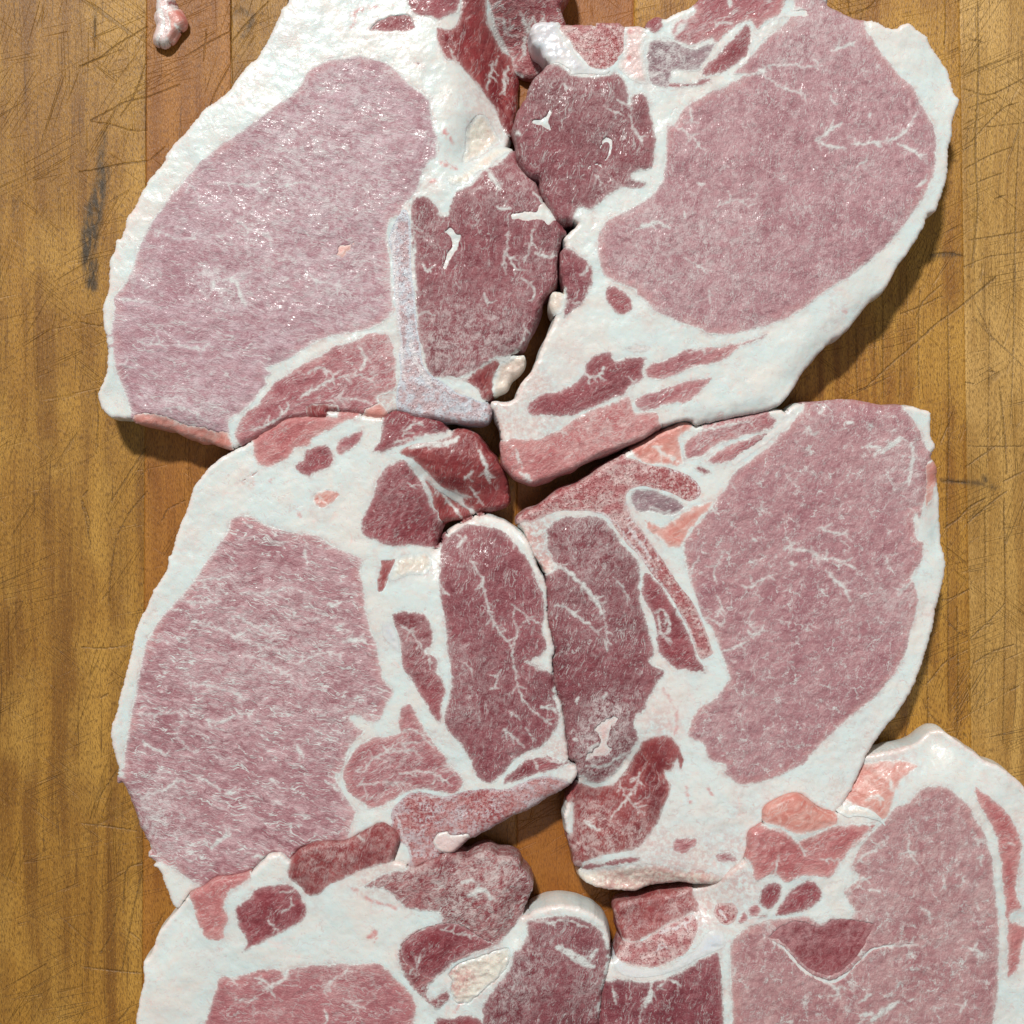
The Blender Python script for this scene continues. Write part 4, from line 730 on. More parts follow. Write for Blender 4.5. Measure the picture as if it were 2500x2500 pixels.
# ---- chop 3: middle left
build_chop('middle left raw pork chop with long oval dark tenderloin and sawn bone along its foot',
 """01: 1150,1315 1060,1360 960,1410 860,1490 810,1550 745,1640 720,1730 680,1830 02: 690,150 640,270 600,420 580,440 575,530 480,670 430,780 380,890 350,990 320,1130 290,1250 250,1380 230,1480 195,1590 200,1700 220,1790 235,1850
 03: 215,120 240,220 235,310 270,310 300,380 350,500 380,610 440,720 460,790 440,785 448,820 490,850 470,870 520,910 550,990 580,1050 600,1120 640,1155 690,1095 740,1045 830,1005 900,955 1050,935 1150,895 1225,815 1270,785 1340,785 1395,825 1480,745 1600,715 1800,700
 13: 150,695 320,595 400,595 485,690 445,825 500,845 570,885 650,855 750,812 752,785 830,790 900,738 960,690 1060,640 1140,590 1250,530 1370,480 1500,400 1600,340 1655,300 1685,230 1670,195 1628,175
 12: 1615,1750 1610,1700 1590,1560 1575,1450 1530,1330 1510,1150 1530,1080 1510,980 1480,850 1475,650 1430,540 1400,470 1360,360 1290,270 1200,200 1100,168 1020,150 940,190 850,230 800,280 750,350 715,400 720,330 760,200 900,180 1060,120 1160,110
 11: 1195,1740 1210,1700 1190,1560 1120,1430 1080,1380 1030,1310 1000,1270 930,1240 870,1240 830,1245 790,1215 750,1185 660,1165 580,1155 520,1125 440,1118 370,1158 280,1150 150,1124 0,1118
 01: 1640,1156 1500,1156 1380,1168 1260,1238 1200,1280""",
 22, [
 ('bone', 'bone', """13: 430,550 440,480 520,400 600,370 780,400 900,370 1060,350 1200,350 1280,320 1400,270 1500,260 1620,290 1670,230 1685,240 1650,310 1500,400 1370,480 1250,530 1140,590 1060,640 960,690 900,738 830,790 752,785 750,812 650,855 570,885 545,760 480,640""",
   dict(dome=.4, lift=.0, rag=.3, haze=[("13: 650,500 1000,400 1100,500", 60, .9)], strokes=[("13: 620,380 760,400 900,370", 26), ("13: 460,520 500,640 560,800", 22), ("13: 960,690 1140,590 1380,470", 10)])),
 ('bone_chip', 'fatp', "13: 700,690 735,640 810,625 830,650 950,640 975,680 900,735 830,780 765,790 730,770 705,725", dict(dome=.5, lift=.3, crease=1.4, rag=.2)),
 ('loin_muscle', 'loin3', """02: 1000,190 1060,160 1140,160 1220,210 1300,240 1400,270 1520,280 1620,310 1700,370 1830,420 1900,460 1880,530 1900,650 1920,760
 12: 260,780 280,880 300,950 330,1020 350,1120 380,1260 440,1330 440,1380 400,1440 370,1510 330,1555 260,1550 200,1520 150,1520 200,1590 250,1620 170,1700 130,1800 100,1880 13: 60,280 150,440 200,500 170,580 120,690 0,712
 03: 1600,715 1480,745 1430,790 1300,780 1220,815 1150,890 1050,935 850,985 740,975 640,900 520,850 460,790 440,720 380,610 350,500 300,380 275,310 280,150 300,0
 02: 290,1700 330,1500 360,1340 400,1150 430,1020 480,920 540,840 640,730 740,620 830,480 930,340 980,270""",
   dict(dome=.7, domer=5, rag=.2, strokes=[("02: 650,735 780,745 940,740", 10), ("02: 800,900 950,930 1060,990 1400,1080", 10), ("02: 750,600 900,590 1000,575", 9), ("02: 980,830 1080,850 1130,890 1300,980", 12), ("02: 1070,680 1200,690 1400,650 1500,680", 9), ("02: 1000,1330 1080,1390", 16),
     ("02: 370,1490 500,1500 600,1485 700,1490", 10), ("02: 840,1530 940,1555 1050,1500 1150,1510", 16), ("02: 1080,1100 1250,1150 1430,1260", 8), ("02: 1450,1160 1600,1090 1700,1080", 10), ("02: 700,1290 850,1300 1000,1350", 8), ("02: 650,1650 700,1720 750,1760", 10),
     ("03: 430,390 560,350 620,310 690,285", 14), ("03: 750,255 850,300 930,350", 12), ("03: 970,380 1030,370", 30), ("03: 1280,280 1320,310", 26), ("03: 870,750 920,700 1010,650", 26), ("03: 1150,800 1230,800", 18), ("02: 410,1680 430,1700 590,1790", 14),
     ("03: 1290,430 1340,440", 18), ("03: 1450,50 1500,140", 22), ("03: 1640,290 1740,360 1900,460", 18), ("12: 0,760 60,770", 26), ("02: 1800,1000 1880,1000", 26), ("12: 100,1010 250,1000", 26), ("12: 30,1090 90,1110", 14), ("02: 1500,400 1520,460", 22)],
    haze=[("03: 500,520 540,640 470,580", 70, .9), ("02: 1100,1180 1400,1100", 150, .4), ("02: 960,610", 60, .5), ("12: 180,1560", 80, .5)])),
 ('cap_muscle', 'cap', """13: 110,200 180,80 300,0 12: 400,1650 480,1625 470,1560 500,1450 560,1430 620,1530 700,1660 740,1720 820,1800 13: 800,160 880,230 920,310 900,360 850,385 760,370 620,350 540,370 450,420 370,470 270,490 240,450 140,370 100,280""",
   dict(dome=.9, domer=5, rag=.2, strokes=[("13: 190,230 250,225 300,150 450,90 600,95", 9), ("13: 480,250 620,230 740,260 840,330", 10), ("13: 250,330 265,420", 6), ("13: 200,320 400,300 560,320", 6), ("13: 380,110 480,40 620,40", 7), ("12: 490,1620 560,1600 640,1640 720,1730", 9), ("13: 770,180 850,220", 14)], haze=[("13: 480,170", 90, .5)])),
 ('tenderloin', 'tender', """12: 750,440 770,330 860,260 930,220 1010,220 1120,240 1220,290 1290,370 1350,450 1400,550 1430,640 1460,700 1465,830 1450,930 1480,1040 1440,1110 1380,1140 1480,1200 1515,1240 1535,1380 1565,1480 1560,1560 1520,1640 1450,1720 1400,1740 1330,1770 1260,1810 1220,1860
 13: 1180,260 1120,310 1060,310 1000,260 960,160 900,60 850,0 12: 800,1600 780,1540 800,1430 830,1300 820,1170 800,1050 790,900 760,750 745,600""",
   dict(dome=1.3, domer=6, rag=.22, reach=.8, strokes=[("12: 960,465 1010,530 1050,640 1080,790 1120,890 1180,970 1230,1030 1250,1130 1270,1260 1310,1390 1400,1490 1500,1570", 11), ("12: 1040,580 1050,660", 18), ("12: 1250,870 1280,960 1240,1040", 10), ("12: 1230,760 1330,830 1430,890 1470,930", 6), ("12: 1330,1140 1400,1170 1500,1210", 34),
     ("12: 1090,1330 1130,1310 1140,1240", 12), ("12: 920,1150 970,1200", 10), ("12: 1440,1450 1520,1470 1570,1510", 34), ("12: 1180,1600 1280,1680 1330,1730", 18), ("12: 750,630 810,690", 14), ("12: 870,380 930,300", 34), ("12: 1250,330 1380,480 1430,620", 16), ("12: 1230,1480 1300,1530", 8), ("12: 1340,1590 1390,1680", 8)],
    haze=[("12: 900,1350 1000,1350", 130, .4), ("12: 860,1100", 60, .5), ("12: 870,330", 70, .5), ("12: 850,1500", 70, .35)])),
 ('foot_muscle', 'dark', "13: 1180,300 1210,250 1270,215 1330,150 1460,130 1480,115 1600,165 1618,190 1500,225 1380,260 1280,300 1180,325", dict(dome=.5, strokes=[("13: 1400,160 1420,210", 20), ("13: 1480,150 1560,170", 22)])),
 ('inner_muscle', 'dark', "12: 440,880 430,830 500,800 600,810 660,830 690,880 720,980 700,1050 660,1080 740,1130 750,1220 780,1270 800,1350 770,1440 770,1540 740,1560 690,1490 620,1370 560,1270 500,1180 490,1050 470,960",
   dict(dome=.6, rag=.2, strokes=[("12: 490,900 560,950 640,1060 700,1150", 10)], haze=[("12: 560,1000 680,1150", 60, .5)])),
 ('cartilage', 'cart', "12: 370,900 420,890 460,950 480,1050 470,1080 420,1020 380,980", dict(dome=.3, rag=.15)),
 ('red_sliver', 'red', "12: 320,400 370,455 460,450 440,520 405,620 380,670 345,690 325,620 350,500", dict(dome=.1, lift=-.1)),
 ('flap_muscle', 'pink', "01: 1150,1420 1165,1320 1230,1260 1330,1220 1450,1170 1640,1160 1800,1130 11: 150,1130 300,1155 360,1165 150,1172 20,1240 01: 1620,1270 1560,1300 1530,1350 1440,1370 1420,1400 1370,1450 1270,1490 1190,1480", dict(dome=.5)),
 ('flap_muscle', 'dark', "01: 1480,1440 1500,1380 1580,1345 1650,1340 1690,1400 1700,1450 1650,1510 1560,1540 1530,1565 1460,1530 1435,1480", dict(dome=.5)),
 ('flap_muscle', 'cap', "01: 1710,1380 1730,1310 1850,1250 1900,1242 1880,1330 1800,1380 1740,1412", dict(dome=.4)),
 ('flap_muscle', 'orange', "01: 1550,1720 1560,1670 1640,1640 1720,1650 1742,1680 1680,1740 1620,1770 1570,1750", dict(dome=-.1, lift=0, strokes=[("01: 1600,1690 1650,1740", 10)])),
 ('flap_muscle', 'red', "01: 1025,1645 1060,1590 1130,1540 1215,1495 1170,1550 1080,1600 1040,1645", dict(dome=.0, lift=-.1, label='thin pink sliver of muscle in the fat', crease=.1)),
 ('upper_muscle', 'dark', "11: 300,1380 350,1300 370,1185 450,1130 540,1150 660,1175 750,1195 820,1250 780,1270 650,1290 520,1340 430,1370 350,1400", dict(dome=.8, strokes=[("11: 500,1280 560,1220 640,1180", 16), ("11: 440,1330 560,1300 700,1290", 18)])),
 ('lobe_muscle', 'red', "11: 480,1395 560,1340 700,1320 830,1275 870,1248 960,1250 1020,1310 1080,1380 1120,1430 1190,1560 1210,1700 1180,1770 12: 1060,118 940,110 900,60 11: 900,1690 760,1620 640,1500 560,1430",
   dict(dome=1.6, domer=6, strokes=[("11: 560,1360 700,1340 830,1320 880,1290", 44), ("11: 1020,1380 1060,1480 1090,1600", 30), ("11: 920,1560 980,1520", 22), ("11: 850,1650 960,1700", 16), ("11: 950,1620 1040,1740", 12)])),
 ('lobe_muscle', 'red', "11: 640,1560 760,1650 880,1730 960,1790 12: 900,178 760,195 720,300 710,200 690,60 11: 690,1700", dict(dome=.2, lift=-.2, strokes=[("11: 600,1500 760,1660 900,1850", 26)])),
 ('lobe_muscle', 'dark', "11: 330,1580 400,1480 500,1440 560,1480 640,1600 700,1740 12: 740,150 735,300 715,385 650,382 600,375 430,372 330,340 240,300 220,200 280,80 11: 300,1700", dict(dome=1.8, domer=6, haze=[("11: 460,1600", 70, .4)], strokes=[("11: 540,1600 600,1630", 8), ("12: 680,80 730,130", 20)])),
 ('yellow_fat', 'fatw', "12: 460,450 520,430 600,420 640,400 690,430 700,500 650,560 560,560 480,590 410,600 440,530", dict(dome=.5, rough=.4)),
 ], relief=[("12: 760,250 900,160", 90, -8), ("11: 1000,1800 1150,1750", 70, -5), ("11: 1210,1640", 60, -4), ("11: 1050,1330 850,1230", 40, -2.5), ("11: 640,1560 800,1720", 34, -3), ("13: 1500,420 900,760", 22, -1.2), ("03: 300,440 480,800", 30, -1.5)],
 base_strokes=[("02: 1460,140 1470,160", 14), ("01: 1260,1590 1280,1580", 14)], base_haze=[("13: 380,700", 30, .4), ("13: 1600,80", 70, .5)], seed=23)

# ---- chop 4: middle right
build_chop('middle right raw pork chop with red marrow bone curving beside its finely marbled loin',
 """11: 1290,1835 1340,1795 1420,1762 1440,1735 1560,1655 21: 0,1622 100,1565 200,1490 300,1430 400,1372 520,1300 620,1245 740,1190 830,1212 900,1205 1100,1165 1300,1115 1400,1105 31: 330,1115 400,1068 560,1050 700,1035 850,1050 1000,1080 1150,1080 1250,1105 1310,1130 1312,1270 1340,1350 1310,1420 1350,1500 1385,1700
 32: 1380,50 1385,200 1390,350 1410,500 1390,620 1350,770 1330,870 1310,960 1250,1150 1180,1330 1100,1470 980,1620 870,1790 33: 870,130 820,250 760,380 665,512 23: 1650,478 1560,408 1480,388 1350,438 1290,485 1280,578 1190,645 1180,755 1150,838 1100,880 1060,930 1020,972 900,990 700,990 500,1020 400,1045 220,1030 100,1000 50,950 60,905 20,900 0,800
 13: 1625,700 1600,560 1620,450 1665,330 1690,290 1680,255 1680,170 1640,150 12: 1625,1780 1620,1700 1600,1560 1585,1450 1545,1330 1525,1150 1545,1080 1515,980 1490,850 1480,640 1470,560 1430,490 1390,430 1350,330 1320,260 1280,200""",
 21, [
 ('bone', 'marrow', """11: 1300,1835 1440,1740 1640,1612 21: 100,1565 300,1440 420,1440 480,1470 650,1500 780,1550 850,1620 850,1680 780,1720 640,1660 480,1620 390,1640 350,1700 380,1800
 22: 400,190 480,280 560,400 640,520 720,640 800,740 860,860 900,960 930,1060 940,1090 860,1130 820,1050 790,960 740,860 680,750 620,660 540,570 440,430 360,350 300,270 220,170 100,130 0,130 12: 1560,130 1450,170 1380,210 1330,200""",
   dict(dome=.3, lift=.05, rag=.2, strokes=[("22: 300,230 400,370 520,520 640,690 740,860 820,1020", 14), ("22: 420,190 560,390 720,620 820,780 900,930", 12), ("22: 40,130 200,150 260,210", 26), ("22: 370,0 380,100 440,220", 16), ("21: 640,1500 790,1560 850,1640 820,1720", 26), ("22: 380,250 440,330 520,450", 22)],
    haze=[("21: 620,1560 740,1610", 60, 1.), ("22: 600,560 720,720", 50, .8), ("21: 50,1700", 60, .7)])),
 ('marrow_pocket', 'grey', "21: 380,1720 410,1640 520,1640 640,1680 745,1740 720,1800 640,1825 520,1800 430,1790", dict(dome=-.3, lift=0, strokes=[("21: 520,1760 600,1790 650,1800", 16)])),
 ('wedge_muscle', 'orange', "22: 480,185 600,230 720,150 860,80 945,65 880,160 780,270 730,370 650,380 570,310 500,260", dict(dome=.3, strokes=[("22: 620,200 700,180", 26)])),
 ('orange_tissue', 'orange', "21: 400,1390 500,1310 620,1240 740,1190 830,1210 720,1290 730,1400 740,1480 600,1480 480,1465 420,1435", dict(dome=.5, strokes=[("21: 540,1350 600,1400 740,1470", 24)])),
 ('top_muscle', 'cap', "21: 740,1360 770,1300 900,1225 1100,1180 1320,1140 1370,1180 1320,1240 1100,1300 950,1360 880,1420 760,1440", dict(dome=.4, haze=[("21: 1080,1200 950,1240", 60, .7)], strokes=[("21: 800,1250 1000,1220 1200,1180", 14)])),
 ('top_muscle', 'cap', "21: 900,1440 960,1390 1120,1310 1300,1260 1330,1290 1200,1370 1080,1450 930,1480", dict(dome=.4)),
 ('top_muscle', 'dark', "21: 800,1490 860,1480 940,1530 880,1550", dict(dome=.3)),
 ('loin_muscle', 'loin4', """21: 1440,1230 1470,1170 1530,1110 1600,1060 31: 700,1038 850,1052 1000,1082 1130,1110 1200,1190 1260,1300 1300,1430 1310,1600 1260,1750 1230,1850
 32: 1200,150 1210,300 1260,350 1250,450 1180,580 1220,680 1210,820 1170,950 1130,1100 1080,1200 970,1350 820,1480 640,1640 530,1740 450,1840 350,1930 23: 1540,190 1400,260 1290,300 1140,330 1060,280 1010,240 1020,190 920,160 880,60
 22: 870,1700 770,1650 780,1560 850,1450 950,1400 1030,1290 1050,1250 1000,1120 940,950 870,850 830,740 780,600 745,450 735,350 780,270 860,180 960,60 21: 960,1700 1030,1620 1080,1520 1200,1430 1330,1340 1400,1250""",
   dict(dome=.8, domer=5, rag=.25, strokes=[("22: 1460,330 1480,390 1600,400 1650,450 1780,460 1900,520", 20), ("22: 1700,530 1760,590 1830,660 1860,740", 20), ("22: 1170,930 1210,965 1280,930", 22), ("22: 1200,640 1290,580 1360,560", 10), ("22: 1140,640 1210,640 1190,600", 16), ("22: 1220,800 1180,860 1210,930", 8),
     ("22: 1710,400 1700,450", 14), ("22: 1650,240 1700,260 1760,280 1850,290", 14), ("22: 960,700 1000,780 960,840", 9), ("31: 970,1400 1100,1290", 38), ("31: 1175,1330 1180,1450 1150,1620", 26), ("31: 850,1350 960,1360 920,1420", 20), ("31: 480,1215 500,1270 540,1250", 18), ("31: 740,1190 780,1200", 24),
     ("22: 1000,440 950,520 960,620", 7), ("22: 840,440 800,520 780,640", 9), ("22: 1200,320 1230,330", 26), ("22: 1460,480 1500,490", 26), ("22: 820,860 920,860 1000,900", 12), ("22: 1000,1080 1060,1060 1130,1030", 14), ("22: 1060,1140 1090,1150", 14), ("32: 550,240 600,260", 16), ("32: 1000,430 1010,470", 18), ("32: 1170,610 1080,700", 12)],
    haze=[("31: 1150,1500", 90, .6), ("31: 500,1100", 60, .4), ("32: 1090,700", 80, .45), ("22: 1000,1500", 120, .25)])),
 ('seam_fat', 'fat', "21: 1500,1180 1440,1230 1380,1270 1280,1350 1160,1430 1080,1480 1060,1450 1150,1380 1260,1300 1340,1240 1420,1170 1480,1130", dict(dome=.2, rag=.4)),
 ('side_muscle', 'orange', "31: 1265,1480 1310,1460 1340,1560 1335,1680 1290,1760 1265,1740 1275,1600", dict(dome=.1, lift=.1)),
 ('tenderloin', 'tenderg', """12: 1470,300 1480,240 1560,180 1650,160 22: 0,170 100,160 200,180 270,250 330,340 400,420 450,500 450,700 490,850 520,960 550,1080 520,1150 590,1190 620,1230 560,1320 500,1420 490,1480 420,1530 430,1620 450,1680 400,1750 350,1830
 23: 290,260 190,320 110,320 60,260 5,150 12: 1645,1800 1622,1650 1600,1500 1560,1350 1530,1180 1545,1080 1515,980 1490,850 1480,700 1510,620 1480,570 1530,520 1510,450 1480,380""",
   dict(dome=1.3, domer=6, strokes=[("12: 1480,480 1570,510 1650,570 1740,650 1820,760 1850,820", 30), ("12: 1520,770 1600,780 1660,830 1750,890 1830,960", 14), ("12: 1640,810 1670,840", 30), ("23: 90,190 200,200 300,150 380,110", 24), ("22: 100,1780 130,1720 200,1700", 24), ("22: 20,1430 30,1380", 24), ("22: 200,1400 220,1350", 22),
     ("22: 270,580 330,640 380,740", 8), ("22: 130,700 200,830 230,1000", 8), ("12: 1870,1000 1890,1080", 14), ("22: 0,1660 20,1680", 26)],
    haze=[("22: 230,1560 180,1640 250,1500 160,1720", 60, 1.4), ("23: 200,180 320,120 120,220", 60, 1.2), ("22: 100,450 60,300 160,380", 110, .55), ("12: 1560,220", 70, .5), ("22: 200,850", 70, .4)])),
 ('fat_smear', 'fatp', "22: 130,1600 170,1545 230,1520 300,1505 310,1550 260,1590 250,1700 290,1730 220,1790 130,1800 75,1820 80,1760 150,1720 165,1650", dict(dome=.1, rag=.9)),
 ('inner_muscle', 'dark', "22: 470,560 520,560 600,640 680,770 740,880 790,970 820,1060 850,1130 895,1225 800,1212 700,1202 640,1160 570,1080 560,1000 540,850 460,700",
   dict(dome=.7, strokes=[("22: 540,820 600,800 645,890 650,950", 15), ("22: 570,840 590,950 640,1000", 14), ("22: 600,960 660,1010", 12)])),
 ('lower_muscle', 'red', """22: 430,1760 470,1680 560,1650 640,1640 700,1700 740,1800 720,1880 23: 700,140 660,230 620,240 660,330 620,440 580,560 480,700 400,760 200,800 60,870 20,895 0,700 0,450 13: 1670,330 1700,290 23: 60,320 120,350 190,350 290,310 380,200 420,110""",
   dict(dome=1.2, domer=5, strokes=[("23: 620,240 660,290 710,300", 26), ("23: 450,250 400,380 250,560", 9), ("23: 300,250 350,400 480,520", 7), ("23: 80,580 130,620 180,640", 24)], haze=[("23: 120,570 60,720 200,650", 60, .9), ("23: 300,720 450,700 120,830", 70, .9), ("23: 200,400", 60, .5)])),
 ('lower_muscle', 'dark', "23: 40,890 200,850 380,800 480,820 400,850 200,890 80,925", dict(dome=.2)),
 ('bone_strip', 'fatw', "23: 50,945 200,890 400,860 560,850 680,880 850,890 1000,930 1060,900 1090,890 1060,930 1020,972 900,990 700,990 500,1020 400,1045 220,1030 100,1000", dict(dome=.6, rough=.4, haze=[("23: 620,930 850,940 300,1010 500,990", 60, .8)])),
 ('muscle_fleck', 'cap', "23: 670,690 740,670 830,675 835,720 800,750 760,785 700,785 665,745", dict(dome=.2)),
 ('muscle_fleck', 'cap', "23: 960,790 1050,765 1110,830 1050,850 970,840", dict(dome=.2, haze=[("23: 1030,800", 40, .8)])),
 ], relief=[("12: 1330,230 1420,450", 60, -3), ("23: 60,450 20,850", 60, -4), ("23: 250,420 400,250", 70, -3.5), ("31: 1370,1600 32: 1380,300", 34, -3), ("23: 60,950 700,1020", 30, -3), ("31: 450,1050 1000,1060", 24, -1.5), ("22: 350,1850 23: 100,330", 40, -1)],
 base_strokes=[("23: 758,340 770,390 787,440", 12), ("23: 905,345 935,380", 14), ("22: 600,1330 700,1500 680,1640", 5)], base_haze=[("23: 700,850 850,800 560,740", 70, .5), ("22: 600,1560", 60, .45), ("23: 1080,740", 50, .5), ("12: 1400,300 1440,470", 50, .9)], seed=37)

# ---- chop 5: lower left
build_chop('bottom left raw pork chop with torn dark flap on top and wide white fat',
 """03: 640,1170 550,1270 490,1370 460,1460 430,1500 405,1540 412,1650 395,1730 370,1850 358,1960 340,2500 13: 1790,2500 1800,2100 1830,1900 1850,1700 1895,1560 1900,1400 1870,1270 1840,1240 1760,1180 1650,1145 1530,1140 1400,1180 1335,1225 1312,1205 1370,1060 1372,980 1300,900 1285,850 1200,820 1150,828 1080,790 1000,810 940,850 880,820 800,803 755,820 655,865 570,895 500,855 435,835 478,692 395,602 322,602 150,705 0,720
 03: 1600,725 1480,755 1398,835 1340,795 1270,795 1232,825 1155,905 1050,945 900,965 830,1015 740,1055 695,1105""",
 25, [
 ('flap_muscle', 'pink', "03: 745,1085 850,1010 960,962 1100,935 1175,920 1080,990 1000,1040 970,1120 990,1220 960,1310 972,1350 900,1370 830,1350 780,1260 750,1170", dict(dome=.6)),
 ('flap_muscle', 'dark', "03: 1030,1150 1100,1090 1180,1010 1300,990 1420,1000 1480,1080 1520,1150 1500,1230 1400,1290 1250,1370 1080,1450 1105,1370 1050,1260", dict(dome=.9, strokes=[("03: 1340,1180 1430,1130", 9), ("03: 1250,1230 1320,1300", 8), ("03: 1340,1050 1430,1040", 14)])),
 ('flap_muscle', 'red', "03: 1395,850 1480,755 1600,725 1800,712 1900,690 13: 150,705 322,602 395,602 478,692 435,830 330,870 200,910 100,960 0,1000 03: 1600,1060 1530,1070 1470,1010 1390,950",
   dict(dome=1.3, domer=5, haze=[("13: 350,680 430,780", 50, .5), ("03: 1600,830 1720,780", 70, .6), ("03: 1530,900", 50, .4)])),
 ('torn_muscle', 'mess', """13: 600,890 755,822 880,820 940,850 1080,790 1150,830 1285,850 1300,900 1372,980 1370,1060 1312,1200 1270,1280 1190,1360 1150,1400 1000,1460 870,1510 800,1570 720,1640 680,1680 690,1770 800,1700 825,1760 740,1840 690,1800 560,1680 500,1580 470,1470 500,1370 600,1290 760,1240 740,1180 620,1170 520,1150 430,1060 350,1020 240,1010 330,940 450,900""",
   dict(dome=1.5, domer=6, rough=.3, strokes=[("13: 560,1590 620,1450 650,1350", 10), ("13: 950,1060 1050,1020 1100,1080", 40), ("13: 900,980 980,960", 30)], haze=[("13: 1000,1050 1080,950 950,1100", 110, .9), ("13: 400,900 520,870", 80, .8), ("13: 850,1200", 70, .5)])),
 ('red_lobe', 'dark', "13: 490,1400 600,1300 770,1245 900,1250 1020,1330 1120,1380 1140,1400 1000,1455 870,1500 800,1560 720,1630 640,1620 560,1560 500,1500", dict(dome=1.0, domer=4, crease=.3, strokes=[("13: 600,1560 620,1460", 12), ("13: 760,1290 900,1330 1050,1340", 8)])),
 ('loin_muscle', 'loin5', """03: 930,1600 1000,1612 1100,1592 1200,1562 1330,1562 1370,1600 1400,1555 1600,1532 1800,1522 13: 150,1532 300,1515 380,1540 480,1640 570,1740 600,1830 590,1900 520,2500 03: 720,2500 780,2100 830,1900 880,1750""",
   dict(dome=.8, domer=5, strokes=[("03: 1350,1560 1370,1620 1270,1680 1310,1750", 22), ("03: 1170,1620 1240,1640 1270,1690", 18), ("03: 1750,1600 1700,1630 1640,1690 1650,1740", 13), ("03: 1000,1620 1040,1670", 13), ("03: 1040,1770 1120,1780 1180,1760", 14), ("03: 1630,1830 1660,1900", 13), ("03: 1330,1650 1220,1700", 10), ("03: 1760,1610 1790,1560", 10), ("13: 100,1760 250,1830", 6)],
    haze=[("03: 1700,1560 1760,1550", 60, .6), ("13: 100,1640", 60, .3)])),
 ('tenderloin', 'tenderg', "13: 1340,1250 1440,1215 1560,1200 1700,1212 1800,1262 1862,1335 1890,1430 1882,1560 1840,1700 1820,1900 1790,2100 1780,2500 1070,2500 1040,1850 1060,1770 1150,1650 1220,1560 1250,1460 1300,1420 1340,1330",
   dict(dome=1.3, domer=6, reach=.9, strokes=[("13: 1550,1410 1650,1460 1750,1530 1800,1550", 56), ("13: 1810,1430 1750,1520", 40), ("13: 1360,1230 1500,1250 1600,1230 1750,1280", 12)], haze=[("13: 1300,1550 1250,1640 1350,1480 1200,1700", 80, .8), ("13: 1750,1650", 70, .5)])),
 ('foot_muscle', 'dark', "13: 715,1930 820,1890 940,1870 1030,1900 1050,2000 1020,2500 680,2500", dict(dome=.6)),
 ('folded_fat', 'fatw', "13: 800,1600 870,1525 1000,1475 1150,1425 1225,1420 1230,1540 1150,1640 1060,1720 960,1800 860,1800 820,1720 830,1650", dict(dome=1.4, domer=4, rough=.6, crease=1.2, haze=[("13: 860,1600 930,1620 870,1680", 26, .9)])),
 ], relief=[("13: 1320,1120 1250,1320", 36, -3.5), ("13: 1372,1000", 60, -2), ("13: 900,840 1250,870", 40, -2), ("03: 640,1200 470,1480", 40, -2), ("13: 1870,1300", 34, -1)],
 base_strokes=[("13: 275,1350 320,1315 310,1370", 24), ("13: 850,1850 940,1760", 6), ("13: 130,1000 300,1100 460,1150", 6)], base_haze=[("13: 330,930", 60, .5)], seed=51)

